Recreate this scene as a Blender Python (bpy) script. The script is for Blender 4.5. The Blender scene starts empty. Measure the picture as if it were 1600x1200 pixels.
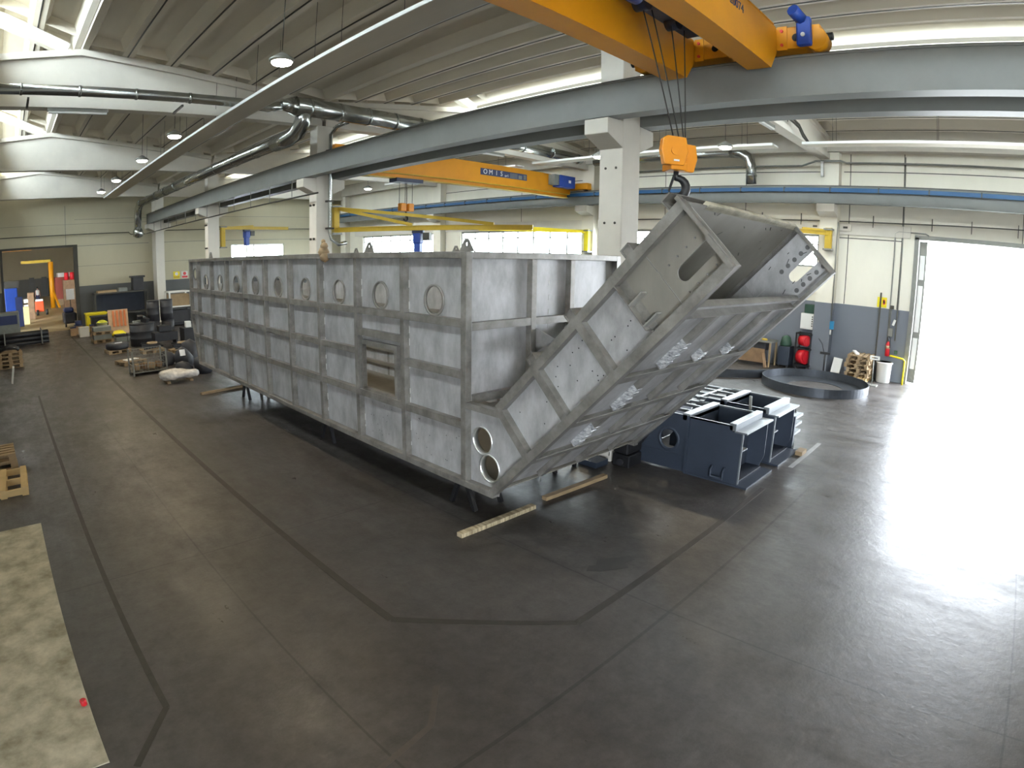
import bpy, math, random
from math import sin, cos, pi, radians, sqrt, atan2, hypot
from mathutils import Vector, Matrix, Euler
from mathutils.geometry import tessellate_polygon

random.seed(7)
scene = bpy.context.scene
col = scene.collection

# ------------------------------------------------------------------ camera (wide action-camera lens)
cd = bpy.data.cameras.new('camera')
cam = bpy.data.objects.new('camera', cd)
col.objects.link(cam)
scene.camera = cam
az, pit, rol = radians(90 - 45.89185655), radians(12.1554761), radians(1.00903924)
fw = Vector((cos(az) * cos(pit), sin(az) * cos(pit), -sin(pit)))
rt = Vector((sin(az), -cos(az), 0))
up = rt.cross(fw)
rt2 = rt * cos(rol) + up * sin(rol)
up2 = up * cos(rol) - rt * sin(rol)
M = Matrix((rt2, up2, -fw)).transposed().to_4x4()
M.translation = Vector((0, 0, 3.5))
cam.matrix_world = M
cd.type = 'PANO'
cd.sensor_fit = 'HORIZONTAL'
cd.sensor_width = 36.0
cd.sensor_height = 27.0
K1, K3 = 0.85221448 / 18.0, -0.030749 / 18.0 ** 3
try:
    cd.panorama_type = 'FISHEYE_LENS_POLYNOMIAL'
    P = cd
except AttributeError:
    P = cd.cycles
    P.panorama_type = 'FISHEYE_LENS_POLYNOMIAL'
P.fisheye_fov = radians(200)
P.fisheye_polynomial_k0 = 0.0
P.fisheye_polynomial_k1 = -K1
P.fisheye_polynomial_k2 = 0.0
P.fisheye_polynomial_k3 = -K3
P.fisheye_polynomial_k4 = 0.0
cd.clip_end = 400

# ------------------------------------------------------------------ sky, exposure
w = bpy.data.worlds.new('sky')
scene.world = w
w.use_nodes = True
bg = w.node_tree.nodes['Background']
bg.inputs[0].default_value = (0.86, 0.925, 1.0, 1)
bg.inputs[1].default_value = 40.0
scene.view_settings.view_transform = 'Standard'
scene.view_settings.look = 'None'
scene.view_settings.gamma = 1.0
scene.view_settings.exposure = 0.15
scene.cycles.use_denoising = True
scene.cycles.max_bounces = 9
scene.cycles.diffuse_bounces = 6
scene.cycles.glossy_bounces = 3
scene.cycles.transparent_max_bounces = 12
scene.cycles.sample_clamp_indirect = 6.0

LAMP_W = 85.0
LAMP_COL = (1.0, 0.80, 0.50)


def portal(name, loc, rot, sx, sy):
    l = bpy.data.lights.new(name, 'AREA')
    l.shape = 'RECTANGLE'
    l.size, l.size_y = sx, sy
    l.cycles.is_portal = True
    o = bpy.data.objects.new(name, l)
    o.location, o.rotation_euler = loc, rot
    col.objects.link(o)


# sky portals in the openings (they only guide the sky's light)
portal('sky_portal_opening', (21.75, -0.4, 2.4), (0, radians(90), 0), 4.8, 5.8)
portal('sky_portal_roof', (12.85, 15, 9.2), (0, radians(90), 0), 1.3, 46)
portal('sky_portal_roof', (-0.6, 15, 9.2), (0, radians(90), 0), 1.3, 46)
portal('sky_portal_opening', (-5.45, -6.2, 2.2), (0, radians(-90), 0), 4.4, 4.4)  # for the added, unseen opening in the left wall
portal('sky_portal_window', (21.75, 20.7, 3.95), (0, radians(90), 0), 1.6, 29)


# ------------------------------------------------------------------ materials
def lin(c):
    return tuple((x / 255 / 12.92 if x / 255 <= 0.04045 else ((x / 255 + 0.055) / 1.055) ** 2.4) for x in c) + (1.0,)


def mat(name, c, rough=0.6, metal=0.0, var=0.12, scale=2.0, stretch=(1, 1, 1), bump=0.0, rvar=0.0, dark=None, spec=0.5):
    m = bpy.data.materials.new(name)
    m.use_nodes = True
    nt = m.node_tree
    b = nt.nodes['Principled BSDF']
    b.inputs['Roughness'].default_value = rough
    b.inputs['Metallic'].default_value = metal
    b.inputs['Specular IOR Level'].default_value = spec
    tc = nt.nodes.new('ShaderNodeTexCoord')
    mp = nt.nodes.new('ShaderNodeMapping')
    mp.inputs['Scale'].default_value = stretch
    nt.links.new(tc.outputs['Object'], mp.inputs[0])
    n = nt.nodes.new('ShaderNodeTexNoise')
    n.inputs['Scale'].default_value = scale
    n.inputs['Detail'].default_value = 6
    n.inputs['Roughness'].default_value = 0.65
    nt.links.new(mp.outputs[0], n.inputs['Vector'])
    r = nt.nodes.new('ShaderNodeValToRGB')
    a = lin(c)
    d = lin(dark) if dark else tuple(x * (1 - var) for x in a[:3]) + (1,)
    e = tuple(min(1, x * (1 + var)) for x in a[:3]) + (1,)
    r.color_ramp.elements[0].position, r.color_ramp.elements[0].color = 0.3, d
    r.color_ramp.elements[1].position, r.color_ramp.elements[1].color = 0.7, e
    nt.links.new(n.outputs['Fac'], r.inputs[0])
    nt.links.new(r.outputs[0], b.inputs['Base Color'])
    if rvar:
        mr = nt.nodes.new('ShaderNodeMapRange')
        mr.inputs['To Min'].default_value = max(0.02, rough - rvar)
        mr.inputs['To Max'].default_value = min(1, rough + rvar)
        nt.links.new(n.outputs['Fac'], mr.inputs[0])
        nt.links.new(mr.outputs[0], b.inputs['Roughness'])
    if bump:
        bp = nt.nodes.new('ShaderNodeBump')
        bp.inputs['Strength'].default_value = bump
        bp.inputs['Distance'].default_value = 0.02
        nt.links.new(n.outputs['Fac'], bp.inputs['Height'])
        nt.links.new(bp.outputs[0], b.inputs['Normal'])
    return m


def emis(name, c, s):
    m = bpy.data.materials.new(name)
    m.use_nodes = True
    b = m.node_tree.nodes['Principled BSDF']
    b.inputs['Base Color'].default_value = (0.8, 0.8, 0.8, 1)
    b.inputs['Emission Color'].default_value = tuple(c) + (1,)
    b.inputs['Emission Strength'].default_value = s
    return m


def glass(name):
    m = bpy.data.materials.new(name)
    m.use_nodes = True
    nt = m.node_tree
    nt.nodes.clear()
    o = nt.nodes.new('ShaderNodeOutputMaterial')
    t = nt.nodes.new('ShaderNodeBsdfTransparent')
    t.inputs[0].default_value = (0.93, 0.96, 0.95, 1)
    g = nt.nodes.new('ShaderNodeBsdfGlossy')
    g.inputs['Roughness'].default_value = 0.02
    mx = nt.nodes.new('ShaderNodeMixShader')
    mx.inputs[0].default_value = 0.06
    nt.links.new(t.outputs[0], mx.inputs[1])
    nt.links.new(g.outputs[0], mx.inputs[2])
    nt.links.new(mx.outputs[0], o.inputs[0])
    return m


def floor_material():
    m = bpy.data.materials.new('polished_concrete')
    m.use_nodes = True
    nt = m.node_tree
    b = nt.nodes['Principled BSDF']
    b.inputs['Specular IOR Level'].default_value = 0.4
    tc = nt.nodes.new('ShaderNodeTexCoord')

    def noise(scale, detail=6, rough=0.65, stretch=(1, 1, 1)):
        mp = nt.nodes.new('ShaderNodeMapping')
        mp.inputs['Scale'].default_value = stretch
        nt.links.new(tc.outputs['Object'], mp.inputs[0])
        n = nt.nodes.new('ShaderNodeTexNoise')
        n.inputs['Scale'].default_value = scale
        n.inputs['Detail'].default_value = detail
        n.inputs['Roughness'].default_value = rough
        nt.links.new(mp.outputs[0], n.inputs['Vector'])
        return n.outputs['Fac']

    def ramp(f, p0, c0, p1, c1):
        r = nt.nodes.new('ShaderNodeValToRGB')
        r.color_ramp.elements[0].position, r.color_ramp.elements[0].color = p0, c0
        r.color_ramp.elements[1].position, r.color_ramp.elements[1].color = p1, c1
        nt.links.new(f, r.inputs[0])
        return r.outputs[0]

    def mix(mode, f, a, c):
        x = nt.nodes.new('ShaderNodeMix')
        x.data_type, x.blend_type = 'RGBA', mode
        if isinstance(f, float):
            x.inputs[0].default_value = f
        else:
            nt.links.new(f, x.inputs[0])
        nt.links.new(a, x.inputs[6])
        if isinstance(c, tuple):
            x.inputs[7].default_value = c
        else:
            nt.links.new(c, x.inputs[7])
        return x.outputs[2]

    big = ramp(noise(0.45), 0.3, lin((60, 56, 53)), 0.72, lin((82, 78, 76)))
    fine = ramp(noise(4.0, 10, 0.8), 0.3, (0.6, 0.6, 0.6, 1), 0.7, (1.3, 1.3, 1.3, 1))
    c = mix('MULTIPLY', 1.0, big, fine)
    streak = ramp(noise(1.6, 5, 0.7, (0.25, 1.6, 1)), 0.62, (0, 0, 0, 1), 0.8, (1, 1, 1, 1))
    c = mix('MIX', mix('MULTIPLY', 1.0, streak, (0.35, 0.35, 0.35, 1)), c, lin((98, 94, 91)))
    spots = ramp(noise(2.3, 3, 0.5), 0.66, (0, 0, 0, 1), 0.74, (1, 1, 1, 1))
    c = mix('MIX', mix('MULTIPLY', 1.0, spots, (0.15, 0.15, 0.15, 1)), c, lin((52, 49, 47)))
    # sawn joints
    sep = nt.nodes.new('ShaderNodeSeparateXYZ')
    nt.links.new(tc.outputs['Object'], sep.inputs[0])
    acc = None
    for axis, vals in ((0, (1.72, 4.9, 9.03, 13.2)), (1, (-0.97, 2.43, 6.9, 13.0))):
        for v in vals:
            q = nt.nodes.new('ShaderNodeMath')
            q.operation = 'COMPARE'
            nt.links.new(sep.outputs[axis], q.inputs[0])
            q.inputs[1].default_value = v
            q.inputs[2].default_value = 0.011 if v != 2.43 else 0.018
            if acc is None:
                acc = q.outputs[0]
            else:
                s = nt.nodes.new('ShaderNodeMath')
                s.operation = 'MAXIMUM'
                nt.links.new(acc, s.inputs[0])
                nt.links.new(q.outputs[0], s.inputs[1])
                acc = s.outputs[0]
    q = nt.nodes.new('ShaderNodeMath')
    q.operation = 'MULTIPLY'
    q.inputs[1].default_value = 0.5
    nt.links.new(acc, q.inputs[0])
    c = mix('MIX', q.outputs[0], c, lin((34, 32, 32)))
    nt.links.new(c, b.inputs['Base Color'])
    mr = nt.nodes.new('ShaderNodeMapRange')
    mr.inputs['From Min'].default_value = 0.3
    mr.inputs['From Max'].default_value = 0.7
    mr.inputs['To Min'].default_value = 0.23
    mr.inputs['To Max'].default_value = 0.58
    nt.links.new(noise(1.1, 9, 0.8, (1.5, 0.6, 1)), mr.inputs[0])
    nt.links.new(mr.outputs[0], b.inputs['Roughness'])
    bp = nt.nodes.new('ShaderNodeBump')
    bp.inputs['Strength'].default_value = 0.22
    bp.inputs['Distance'].default_value = 0.02
    nt.links.new(noise(9.0, 6, 0.7), bp.inputs['Height'])
    nt.links.new(bp.outputs[0], b.inputs['Normal'])
    return m


def wall_material(name='painted_wall', c=(228, 223, 208), band=(112, 117, 126)):
    """precast panels, painted off-white above a grey band 2.4 m high"""
    m = mat(name, c, 0.75, 0, 0.05, 0.6, (1, 1, 0.4))
    nt = m.node_tree
    b = nt.nodes['Principled BSDF']
    src = b.inputs['Base Color'].links[0].from_socket
    geo = nt.nodes.new('ShaderNodeNewGeometry')
    sep = nt.nodes.new('ShaderNodeSeparateXYZ')
    nt.links.new(geo.outputs['Position'], sep.inputs[0])
    q = nt.nodes.new('ShaderNodeMath')
    q.operation = 'LESS_THAN'
    q.inputs[1].default_value = 2.43
    nt.links.new(sep.outputs[2], q.inputs[0])
    x = nt.nodes.new('ShaderNodeMix')
    x.data_type = 'RGBA'
    nt.links.new(q.outputs[0], x.inputs[0])
    nt.links.new(src, x.inputs[6])
    x.inputs[7].default_value = lin(band)
    nt.links.new(x.outputs[2], b.inputs['Base Color'])
    return m


MT = dict(
    floor=floor_material(), wall=wall_material(), wallb=wall_material('dimmed_wall', (190, 183, 158), (92, 94, 94)), wallf=wall_material('next_hall_wall', (150, 138, 110), (84, 82, 74)), glass=glass('window_glass'),  # back wall copy has the dimness of the far end put into its colour
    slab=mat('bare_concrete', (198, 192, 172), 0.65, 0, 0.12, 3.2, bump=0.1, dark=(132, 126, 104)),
    concrete=mat('painted_concrete', (218, 213, 202), 0.75, 0, 0.06, 1.2),
    roof=mat('roof_concrete', (222, 215, 200), 0.8, 0, 0.10, 0.7, (1, 0.25, 1)),
    runway=mat('grey_beam_paint', (112, 114, 111), 0.5, 0, 0.08, 1.5),
    steel=mat('stainless_plate', (190, 190, 191), 0.46, 0.26, 0.10, 3.6, (1, 1, 0.5), rvar=0.12, dark=(150, 149, 148)),
    tube=mat('mill_tube', (148, 145, 140), 0.42, 0.4, 0.16, 3.0, rvar=0.1, dark=(106, 103, 98)),
    inner=mat('tank_inside', (132, 128, 120), 0.5, 0.3, 0.16, 2.0, (1, 1, 0.3)),
    weld=mat('bright_weld', (225, 225, 222), 0.3, 0.8, 0.1, 8),
    yellow=mat('crane_yellow', (208, 140, 16), 0.42, 0, 0.06, 1.5),
    jyellow=mat('jib_yellow', (190, 160, 45), 0.5, 0, 0.1, 2),
    orange=mat('hook_orange', (216, 136, 10), 0.4, 0, 0.06, 3),
    blue=mat('crane_blue', (32, 66, 150), 0.45, 0, 0.1, 3),
    rail_blue=mat('conductor_blue', (24, 78, 122), 0.45, 0, 0.1, 3),
    dblue=mat('trolley_blue', (40, 48, 72), 0.5, 0, 0.1, 3),
    black=mat('black_iron', (38, 38, 40), 0.5, 0.3, 0.2, 4),
    blackp=mat('black_plastic', (44, 44, 48), 0.55, 0, 0.25, 3),
    rope=mat('wire_rope', (52, 50, 46), 0.6, 0.4, 0.2, 20),
    duct=mat('galvanised_duct', (188, 192, 190), 0.22, 0.95, 0.06, 4, rvar=0.06),
    pipe=mat('pipe_grey', (130, 130, 124), 0.5, 0.3, 0.1, 4),
    dpipe=mat('dark_pipe', (70, 68, 62), 0.5, 0.3, 0.1, 4),
    white=mat('white_paint', (226, 226, 222), 0.5, 0, 0.04, 2),
    radiant=mat('radiant_panel', (196, 188, 172), 0.5, 0.1, 0.06, 2, (1, 0.1, 1)),
    wood=mat('pallet_wood', (200, 172, 122), 0.75, 0, 0.1, 3),
    owood=mat('old_wood', (150, 128, 98), 0.8, 0, 0.15, 3),
    board=mat('painted_board', (196, 182, 152), 0.7, 0, 0.2, 5, (6, 1, 1), dark=(120, 104, 80)),
    machine=mat('primer_blue_grey', (58, 66, 79), 0.45, 0.25, 0.12, 2.2, rvar=0.1),
    machtop=mat('galvanised_edge', (128, 133, 137), 0.4, 0.5, 0.08, 4),
    darkin=mat('dark_inside', (40, 46, 58), 0.6, 0.2, 0.2, 3),
    ring=mat('rolled_steel', (70, 74, 80), 0.4, 0.55, 0.2, 2, rvar=0.1),
    red=mat('red_paint', (186, 24, 36), 0.35, 0, 0.1, 4),
    green=mat('green_paint', (42, 72, 58), 0.5, 0, 0.15, 4),
    brown=mat('brown_board', (126, 100, 74), 0.7, 0, 0.25, 3),
    teal=mat('socket_blue', (40, 120, 160), 0.45, 0, 0.08, 4),
    signy=mat('sign_yellow', (240, 220, 30), 0.5, 0, 0.04, 4),
    signr=mat('sign_red', (205, 60, 60), 0.5, 0, 0.04, 4),
    navy=mat('sign_navy', (40, 52, 92), 0.5, 0, 0.04, 4),
    lettering=mat('lettering_white', (240, 240, 240), 0.5, 0, 0.01, 4),
    grey=mat('grey_plastic', (120, 124, 120), 0.55, 0, 0.12, 4),
    tape=mat('worn_black_tape', (50, 45, 40), 0.6, 0, 0.3, 6),
    smudge=mat('heat_smudge', (104, 103, 103), 0.5, 0.2, 0.1, 6),
    ftape=mat('faded_tape', (72, 66, 60), 0.55, 0, 0.2, 4),
    ptape=mat('worn_white_tape', (150, 150, 150), 0.6, 0, 0.2, 4),
    stain=mat('oil_stain', (54, 52, 50), 0.4, 0, 0.2, 3),
    film=mat('plastic_film', (214, 208, 200), 0.25, 0, 0.25, 9, bump=0.5),
    foil=mat('shiny_foil', (232, 236, 240), 0.2, 0.35, 0.3, 14, (1, 1, 3), bump=0.8, dark=(120, 124, 130)),
    cardboard=mat('cardboard', (190, 160, 130), 0.8, 0, 0.15, 4),
    lamp=emis('lamp_glow', (1.0, 0.97, 0.85), 30.0),
    skin=mat('skin', (200, 150, 125), 0.6, 0, 0.05, 4),
    ground=mat('yard_concrete', (205, 205, 200), 0.8, 0, 0.06, 1),
    asphalt=mat('dark_felt', (72, 72, 70), 0.9, 0, 0.06, 1),
)


# ------------------------------------------------------------------ mesh helpers
class MB:
    def __init__(s):
        s.v, s.f, s.sm, s.pc = [], [], [], []

    def add(s, vs, fs, smooth=False):
        b = len(s.v)
        s.pc.append((b, len(s.f)))
        s.v += [tuple(p) for p in vs]
        for f in fs:
            s.f.append([b + i for i in f])
            s.sm.append(smooth)
        return s

    def hexa(s, p):
        return s.add(p, [(0, 3, 2, 1), (4, 5, 6, 7), (0, 1, 5, 4), (1, 2, 6, 5), (2, 3, 7, 6), (3, 0, 4, 7)])

    def box(s, x0, x1, y0, y1, z0, z1, fn=None):
        p = [(x0, y0, z0), (x1, y0, z0), (x1, y1, z0), (x0, y1, z0), (x0, y0, z1), (x1, y0, z1), (x1, y1, z1), (x0, y1, z1)]
        if fn:
            p = [fn(*q) for q in p]
        return s.hexa(p)

    def rbox(s, c, size, rz=0, rx=0, ry=0):
        R = Euler((rx, ry, rz)).to_matrix()
        c = Vector(c)
        h = [x / 2 for x in size]
        return s.hexa([c + R @ Vector((a * h[0], b * h[1], d * h[2])) for d in (-1, 1) for a, b in ((-1, -1), (1, -1), (1, 1), (-1, 1))])

    def bar(s, p0, p1, wd, ht, upv=(0, 0, 1)):
        p0, p1 = Vector(p0), Vector(p1)
        d = (p1 - p0).normalized()
        u = Vector(upv)
        if abs(d.dot(u)) > 0.99:
            u = Vector((1, 0, 0))
        x = d.cross(u).normalized()
        z = x.cross(d).normalized()
        o = [(-wd / 2, -ht / 2), (wd / 2, -ht / 2), (wd / 2, ht / 2), (-wd / 2, ht / 2)]
        return s.hexa([p0 + x * a + z * b for a, b in o] + [p1 + x * a + z * b for a, b in o])

    def cyl(s, p0, p1, r, seg=14, r1=None, caps=True):
        p0, p1 = Vector(p0), Vector(p1)
        r1 = r if r1 is None else r1
        d = (p1 - p0).normalized()
        x = d.orthogonal().normalized()
        y = d.cross(x)
        vs = []
        for p, q in ((p0, r), (p1, r1)):
            for i in range(seg):
                a = 2 * pi * i / seg
                vs.append(p + (x * cos(a) + y * sin(a)) * q)
        s.add(vs, [(i, (i + 1) % seg, seg + (i + 1) % seg, seg + i) for i in range(seg)], True)
        if caps:
            b = len(s.v) - 2 * seg
            s.f.append([b + i for i in range(seg)][::-1])
            s.f.append([b + seg + i for i in range(seg)])
            s.sm += [False, False]
        return s

    def tube(s, pts, r, seg=12, rs=None):
        pts = [Vector(p) for p in pts]
        n = len(pts)
        vs = []
        px = None
        for i, p in enumerate(pts):
            d = (pts[min(i + 1, n - 1)] - pts[max(i - 1, 0)]).normalized()
            if px is None:
                x = d.orthogonal().normalized()
            else:
                x = (px - d * px.dot(d)).normalized()
            px = x
            y = d.cross(x)
            q = rs[i] if rs else r
            for k in range(seg):
                a = 2 * pi * k / seg
                vs.append(p + (x * cos(a) + y * sin(a)) * q)
        fs = []
        for i in range(n - 1):
            for k in range(seg):
                k2 = (k + 1) % seg
                fs.append((i * seg + k, i * seg + k2, (i + 1) * seg + k2, (i + 1) * seg + k))
        s.add(vs, fs, True)
        b = len(s.v) - n * seg
        s.f.append([b + k for k in range(seg)][::-1])
        s.f.append([b + (n - 1) * seg + k for k in range(seg)])
        s.sm += [False, False]
        return s

    def lathe(s, c, prof, seg=20):
        c = Vector(c)
        vs = []
        for r, z in prof:
            for k in range(seg):
                a = 2 * pi * k / seg
                vs.append(c + Vector((r * cos(a), r * sin(a), z)))
        fs = []
        for i in range(len(prof) - 1):
            for k in range(seg):
                k2 = (k + 1) % seg
                fs.append((i * seg + k, i * seg + k2, (i + 1) * seg + k2, (i + 1) * seg + k))
        s.add(vs, fs, True)
        b = len(s.v) - len(prof) * seg
        for i, rev in ((0, True), (len(prof) - 1, False)):
            if prof[i][0] > 1e-4:
                q = [b + i * seg + k for k in range(seg)]
                s.f.append(q[::-1] if rev else q)
                s.sm.append(False)
        return s

    def plate(s, outer, holes, fn, t0, t1):
        """flat plate with holes; 2-D outline (a, b), thickness from t0 to t1; fn(a, b, t) -> point"""
        loops = [[Vector((a, b, 0)) for a, b in outer]] + [[Vector((a, b, 0)) for a, b in h] for h in holes]
        tris = tessellate_polygon(loops)
        flat = [p for l in loops for p in l]
        n = len(flat)
        vs = [fn(p.x, p.y, t0) for p in flat] + [fn(p.x, p.y, t1) for p in flat]
        fs = [tuple(t) for t in tris] + [tuple(n + i for i in reversed(t)) for t in tris]
        o = 0
        for l in loops:
            m = len(l)
            for i in range(m):
                j = (i + 1) % m
                fs.append((o + i, o + j, n + o + j, n + o + i))
            o += m
        return s.add(vs, fs)

    def split(s, name, m, parent=None, **kw):
        """every piece an object of its own"""
        e = s.pc[1:] + [(len(s.v), len(s.f))]
        for (v0, f0), (v1, f1) in zip(s.pc, e):
            q = MB()
            q.v, q.f, q.sm = s.v[v0:v1], [[i - v0 for i in f] for f in s.f[f0:f1]], s.sm[f0:f1]
            q.build(name, m, parent, **kw)

    def build(s, name, m, parent=None, local=False, bevel=0.0, **kw):
        me = bpy.data.meshes.new(name)
        off = Vector((0, 0, 0))
        if parent is not None and not local:
            q = parent
            while q.parent is not None:
                q = q.parent
            off = Vector(q.location)
        me.from_pydata([tuple(Vector(p) - off) for p in s.v], [], s.f)
        me.polygons.foreach_set('use_smooth', s.sm)
        me.materials.append(m)
        me.validate()
        import bmesh
        bm = bmesh.new()
        bm.from_mesh(me)
        bmesh.ops.recalc_face_normals(bm, faces=bm.faces)
        bm.to_mesh(me)
        bm.free()
        o = bpy.data.objects.new(name, me)
        col.objects.link(o)
        if parent is not None:
            o.parent = parent
        elif not local:
            # put the origin at the thing's base
            xs, ys, zs = [p[0] for p in s.v], [p[1] for p in s.v], [p[2] for p in s.v]
            b0 = Vector(((min(xs) + max(xs)) / 2, (min(ys) + max(ys)) / 2, min(zs)))
            me.transform(Matrix.Translation(-b0))
            o.location = b0
        if bevel:
            bv = o.modifiers.new('bevel', 'BEVEL')
            bv.width, bv.segments, bv.limit_method = bevel, 2, 'ANGLE'
        for k, v in kw.items():
            o[k] = v
        return o


def thing(name, label, cat, loc, group=None, rz=0):
    o = bpy.data.objects.new(name, None)
    o.empty_display_size = 0.1
    o.location, o.rotation_euler = loc, (0, 0, rz)
    col.objects.link(o)
    o['label'], o['category'] = label, cat
    if group:
        o['group'] = group
    return o


def single(b, name, m, label, cat, group=None, bevel=0.0):
    o = b.build(name, m, bevel=bevel)
    o['label'], o['category'] = label, cat
    if group:
        o['group'] = group
    return o


def struct(b, name, m):
    o = b.build(name, m, local=True)
    o['kind'] = 'structure'
    return o


def copy_tree(o, loc=None, label=None, parent=None):
    c = o.copy()
    col.objects.link(c)
    if parent is not None:
        c.parent = parent
    if loc is not None:
        c.location = loc
    if label:
        c['label'] = label
    for ch in list(o.children):
        copy_tree(ch, None, None, c)
    return c


def circle(cx, cy, r, n=28):
    return [(cx + r * cos(2 * pi * i / n), cy + r * sin(2 * pi * i / n)) for i in range(n)]


def text(parent, body, name, m, size, mw, label=None, ext=0.004, font_space=1.0):
    cu = bpy.data.curves.new(name, 'FONT')
    cu.body, cu.size, cu.extrude = body, size, ext
    cu.align_x, cu.align_y = 'CENTER', 'CENTER'
    cu.space_character = font_space
    t = bpy.data.objects.new(name, cu)
    col.objects.link(t)
    dg = bpy.context.evaluated_depsgraph_get()
    me = bpy.data.meshes.new_from_object(t.evaluated_get(dg))
    bpy.data.objects.remove(t)
    off = Vector((0, 0, 0))
    q = parent
    while q is not None and q.parent is not None:
        q = q.parent
    if q is not None:
        off = Vector(q.location)
    me.transform(Matrix.Translation(-off) @ mw)
    me.materials.clear()
    me.materials.append(m)
    o = bpy.data.objects.new(name, me)
    col.objects.link(o)
    o.parent = parent
    if label:
        o['label'] = label
    return o


XC, XC2 = 8.31, 8.83          # centre column row
YC = [5.63, 16.08, 26.53, 36.98]
XW = 21.6                     # right wall, inner face
YB = 38.0                     # back wall
XL, YF = -5.3, -9.0           # walls out of the picture

# ================================================================== the hall
b = MB().box(XL - 0.3, XW + 0.25, YF - 0.3, YB + 0.3, -0.2, 0.0)
struct(b, 'floor', MT['floor'])
b = MB().box(-3.6, -0.10, 3.98, 9.15, 0.0, 0.012)
struct(b, 'floor', MT['slab'])
b = MB().box(-14, 12, YB + 0.3, 92, -0.2, 0.0)
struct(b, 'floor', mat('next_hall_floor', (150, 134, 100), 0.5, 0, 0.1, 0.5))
b = MB().box(XW + 0.25, 75, -45, 60, -0.22, -0.02)
struct(b, 'floor', MT['ground'])

# right wall: door hole Y -3.2..2.63, z 0..4.82; window holes
DY0, DY1, DZ = -3.2, 2.63, 4.82
wins = [(26.65, 35.05), (16.62, 25.0), (6.12, 15.6)]
WZ0, WZ1 = 3.62, 4.78
fnR = lambda a, c, t: (XW + t, a, c)
rect = lambda a0, a1, c0, c1: [(a0, c0), (a1, c0), (a1, c1), (a0, c1)]
b = MB()
b.box(XW, XW + 0.25, YF, DY0, 0, 9.2)
b.box(XW, XW + 0.25, DY0, DY1, DZ, 9.2)
prev = DY1
for y0, y1 in sorted(wins):
    b.box(XW, XW + 0.25, prev, y0, 0, 9.2)
    b.box(XW, XW + 0.25, y0, y1, 0, WZ0)
    b.box(XW, XW + 0.25, y0, y1, WZ1, 9.2)
    prev = y1
b.box(XW, XW + 0.25, prev, YB, 0, 9.2)
struct(b, 'wall_right', MT['wall'])
# panel joints on the right wall (thin dark seams)
b = MB()
for y in (3.19, 5.06):
    b.box(XW - 0.004, XW, y - 0.014, y + 0.014, 2.44, 7.6)
b.box(XW - 0.004, XW, 3.2, 6.0, 4.69, 4.72)
for a0, a1 in ((-3, 5.3), (6.0, 15.9), (16.7, 26.3)):
    b.box(XW - 0.004, XW, a0, a1, 6.97, 7.0)
for y in (-0.75, 9.0, 12.5, 20.5, 30):
    b.box(XW - 0.004, XW, y - 0.012, y + 0.012, 4.9, 7.6)
struct(b, 'trim_1', MT['dpipe'])

# back wall with the big doorway X -0.5..3.66, z 0..4.72 and window X 13.4..17.2
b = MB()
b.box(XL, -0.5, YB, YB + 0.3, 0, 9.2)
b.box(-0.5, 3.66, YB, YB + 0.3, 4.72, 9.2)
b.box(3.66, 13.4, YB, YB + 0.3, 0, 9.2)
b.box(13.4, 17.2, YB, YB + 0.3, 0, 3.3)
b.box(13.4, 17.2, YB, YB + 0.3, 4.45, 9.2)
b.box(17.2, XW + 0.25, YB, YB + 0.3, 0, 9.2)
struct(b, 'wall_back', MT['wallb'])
b = MB()
for x0, x1 in ((3.7, 8.1), (9.0, 13.4), (13.4, 21.2)):
    b.box(x0, x1, YB - 0.005, YB, 4.70, 4.73)
    b.box(x0, x1, YB - 0.005, YB, 6.2, 6.22)
    if x0 < 13:
        b.box(x0, x1, YB - 0.005, YB, 3.55, 3.57)
b.box(3.15, 3.18, YB - 0.005, YB, 4.75, 7.0)
b.box(-4, 8.1, YB - 0.005, YB, 5.95, 5.965)
struct(b, 'trim_2', MT['pipe'])
b = MB()
b.box(XL - 0.3, XL, YF - 0.3, -8.4, 0, 9.2).box(XL - 0.3, XL, -8.4, -4.0, 4.4, 9.2).box(XL - 0.3, XL, -4.0, YB + 0.3, 0, 9.2)  # unseen opening added here to let daylight onto the tank side
struct(b, 'wall_left', MT['wall'])
struct(MB().box(-40, XL - 0.3, -45, 60, -0.22, -0.02), 'floor', MT['ground'])
b = MB().box(XL - 0.3, XW + 0.25, YF - 0.3, YF, 0, 9.2)
struct(b, 'wall_front', MT['wall'])
# band course under the crane beam on the right wall, concrete lintel, wall-top beam
b = MB().box(XW - 0.06, XW, 2.9, 36, 4.82, 5.2)
struct(b, 'trim_3', MT['concrete'])
b = MB().box(XW - 0.45, XW, YF, YB, 7.62, 8.3)
struct(b, 'trim_4', MT['concrete'])

# ------------------------------------------------------------------ roof
SL = 0.115
RA, RB = 1.67, 15.0


def trough_profile(xa, za, xb, zb, n, depth=0.27):
    """underside polyline of n trough panels between two x"""
    p = []
    for i in range(n):
        for t, h in ((0.0, 0), (0.13, 0), (0.24, 1), (0.76, 1), (0.87, 0), (1.0, 0)):
            k = (i + t) / n
            if t == 0.0 and i:
                continue
            p.append((xa + (xb - xa) * k, za + (zb - za) * k + h * depth))
    return p


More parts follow.
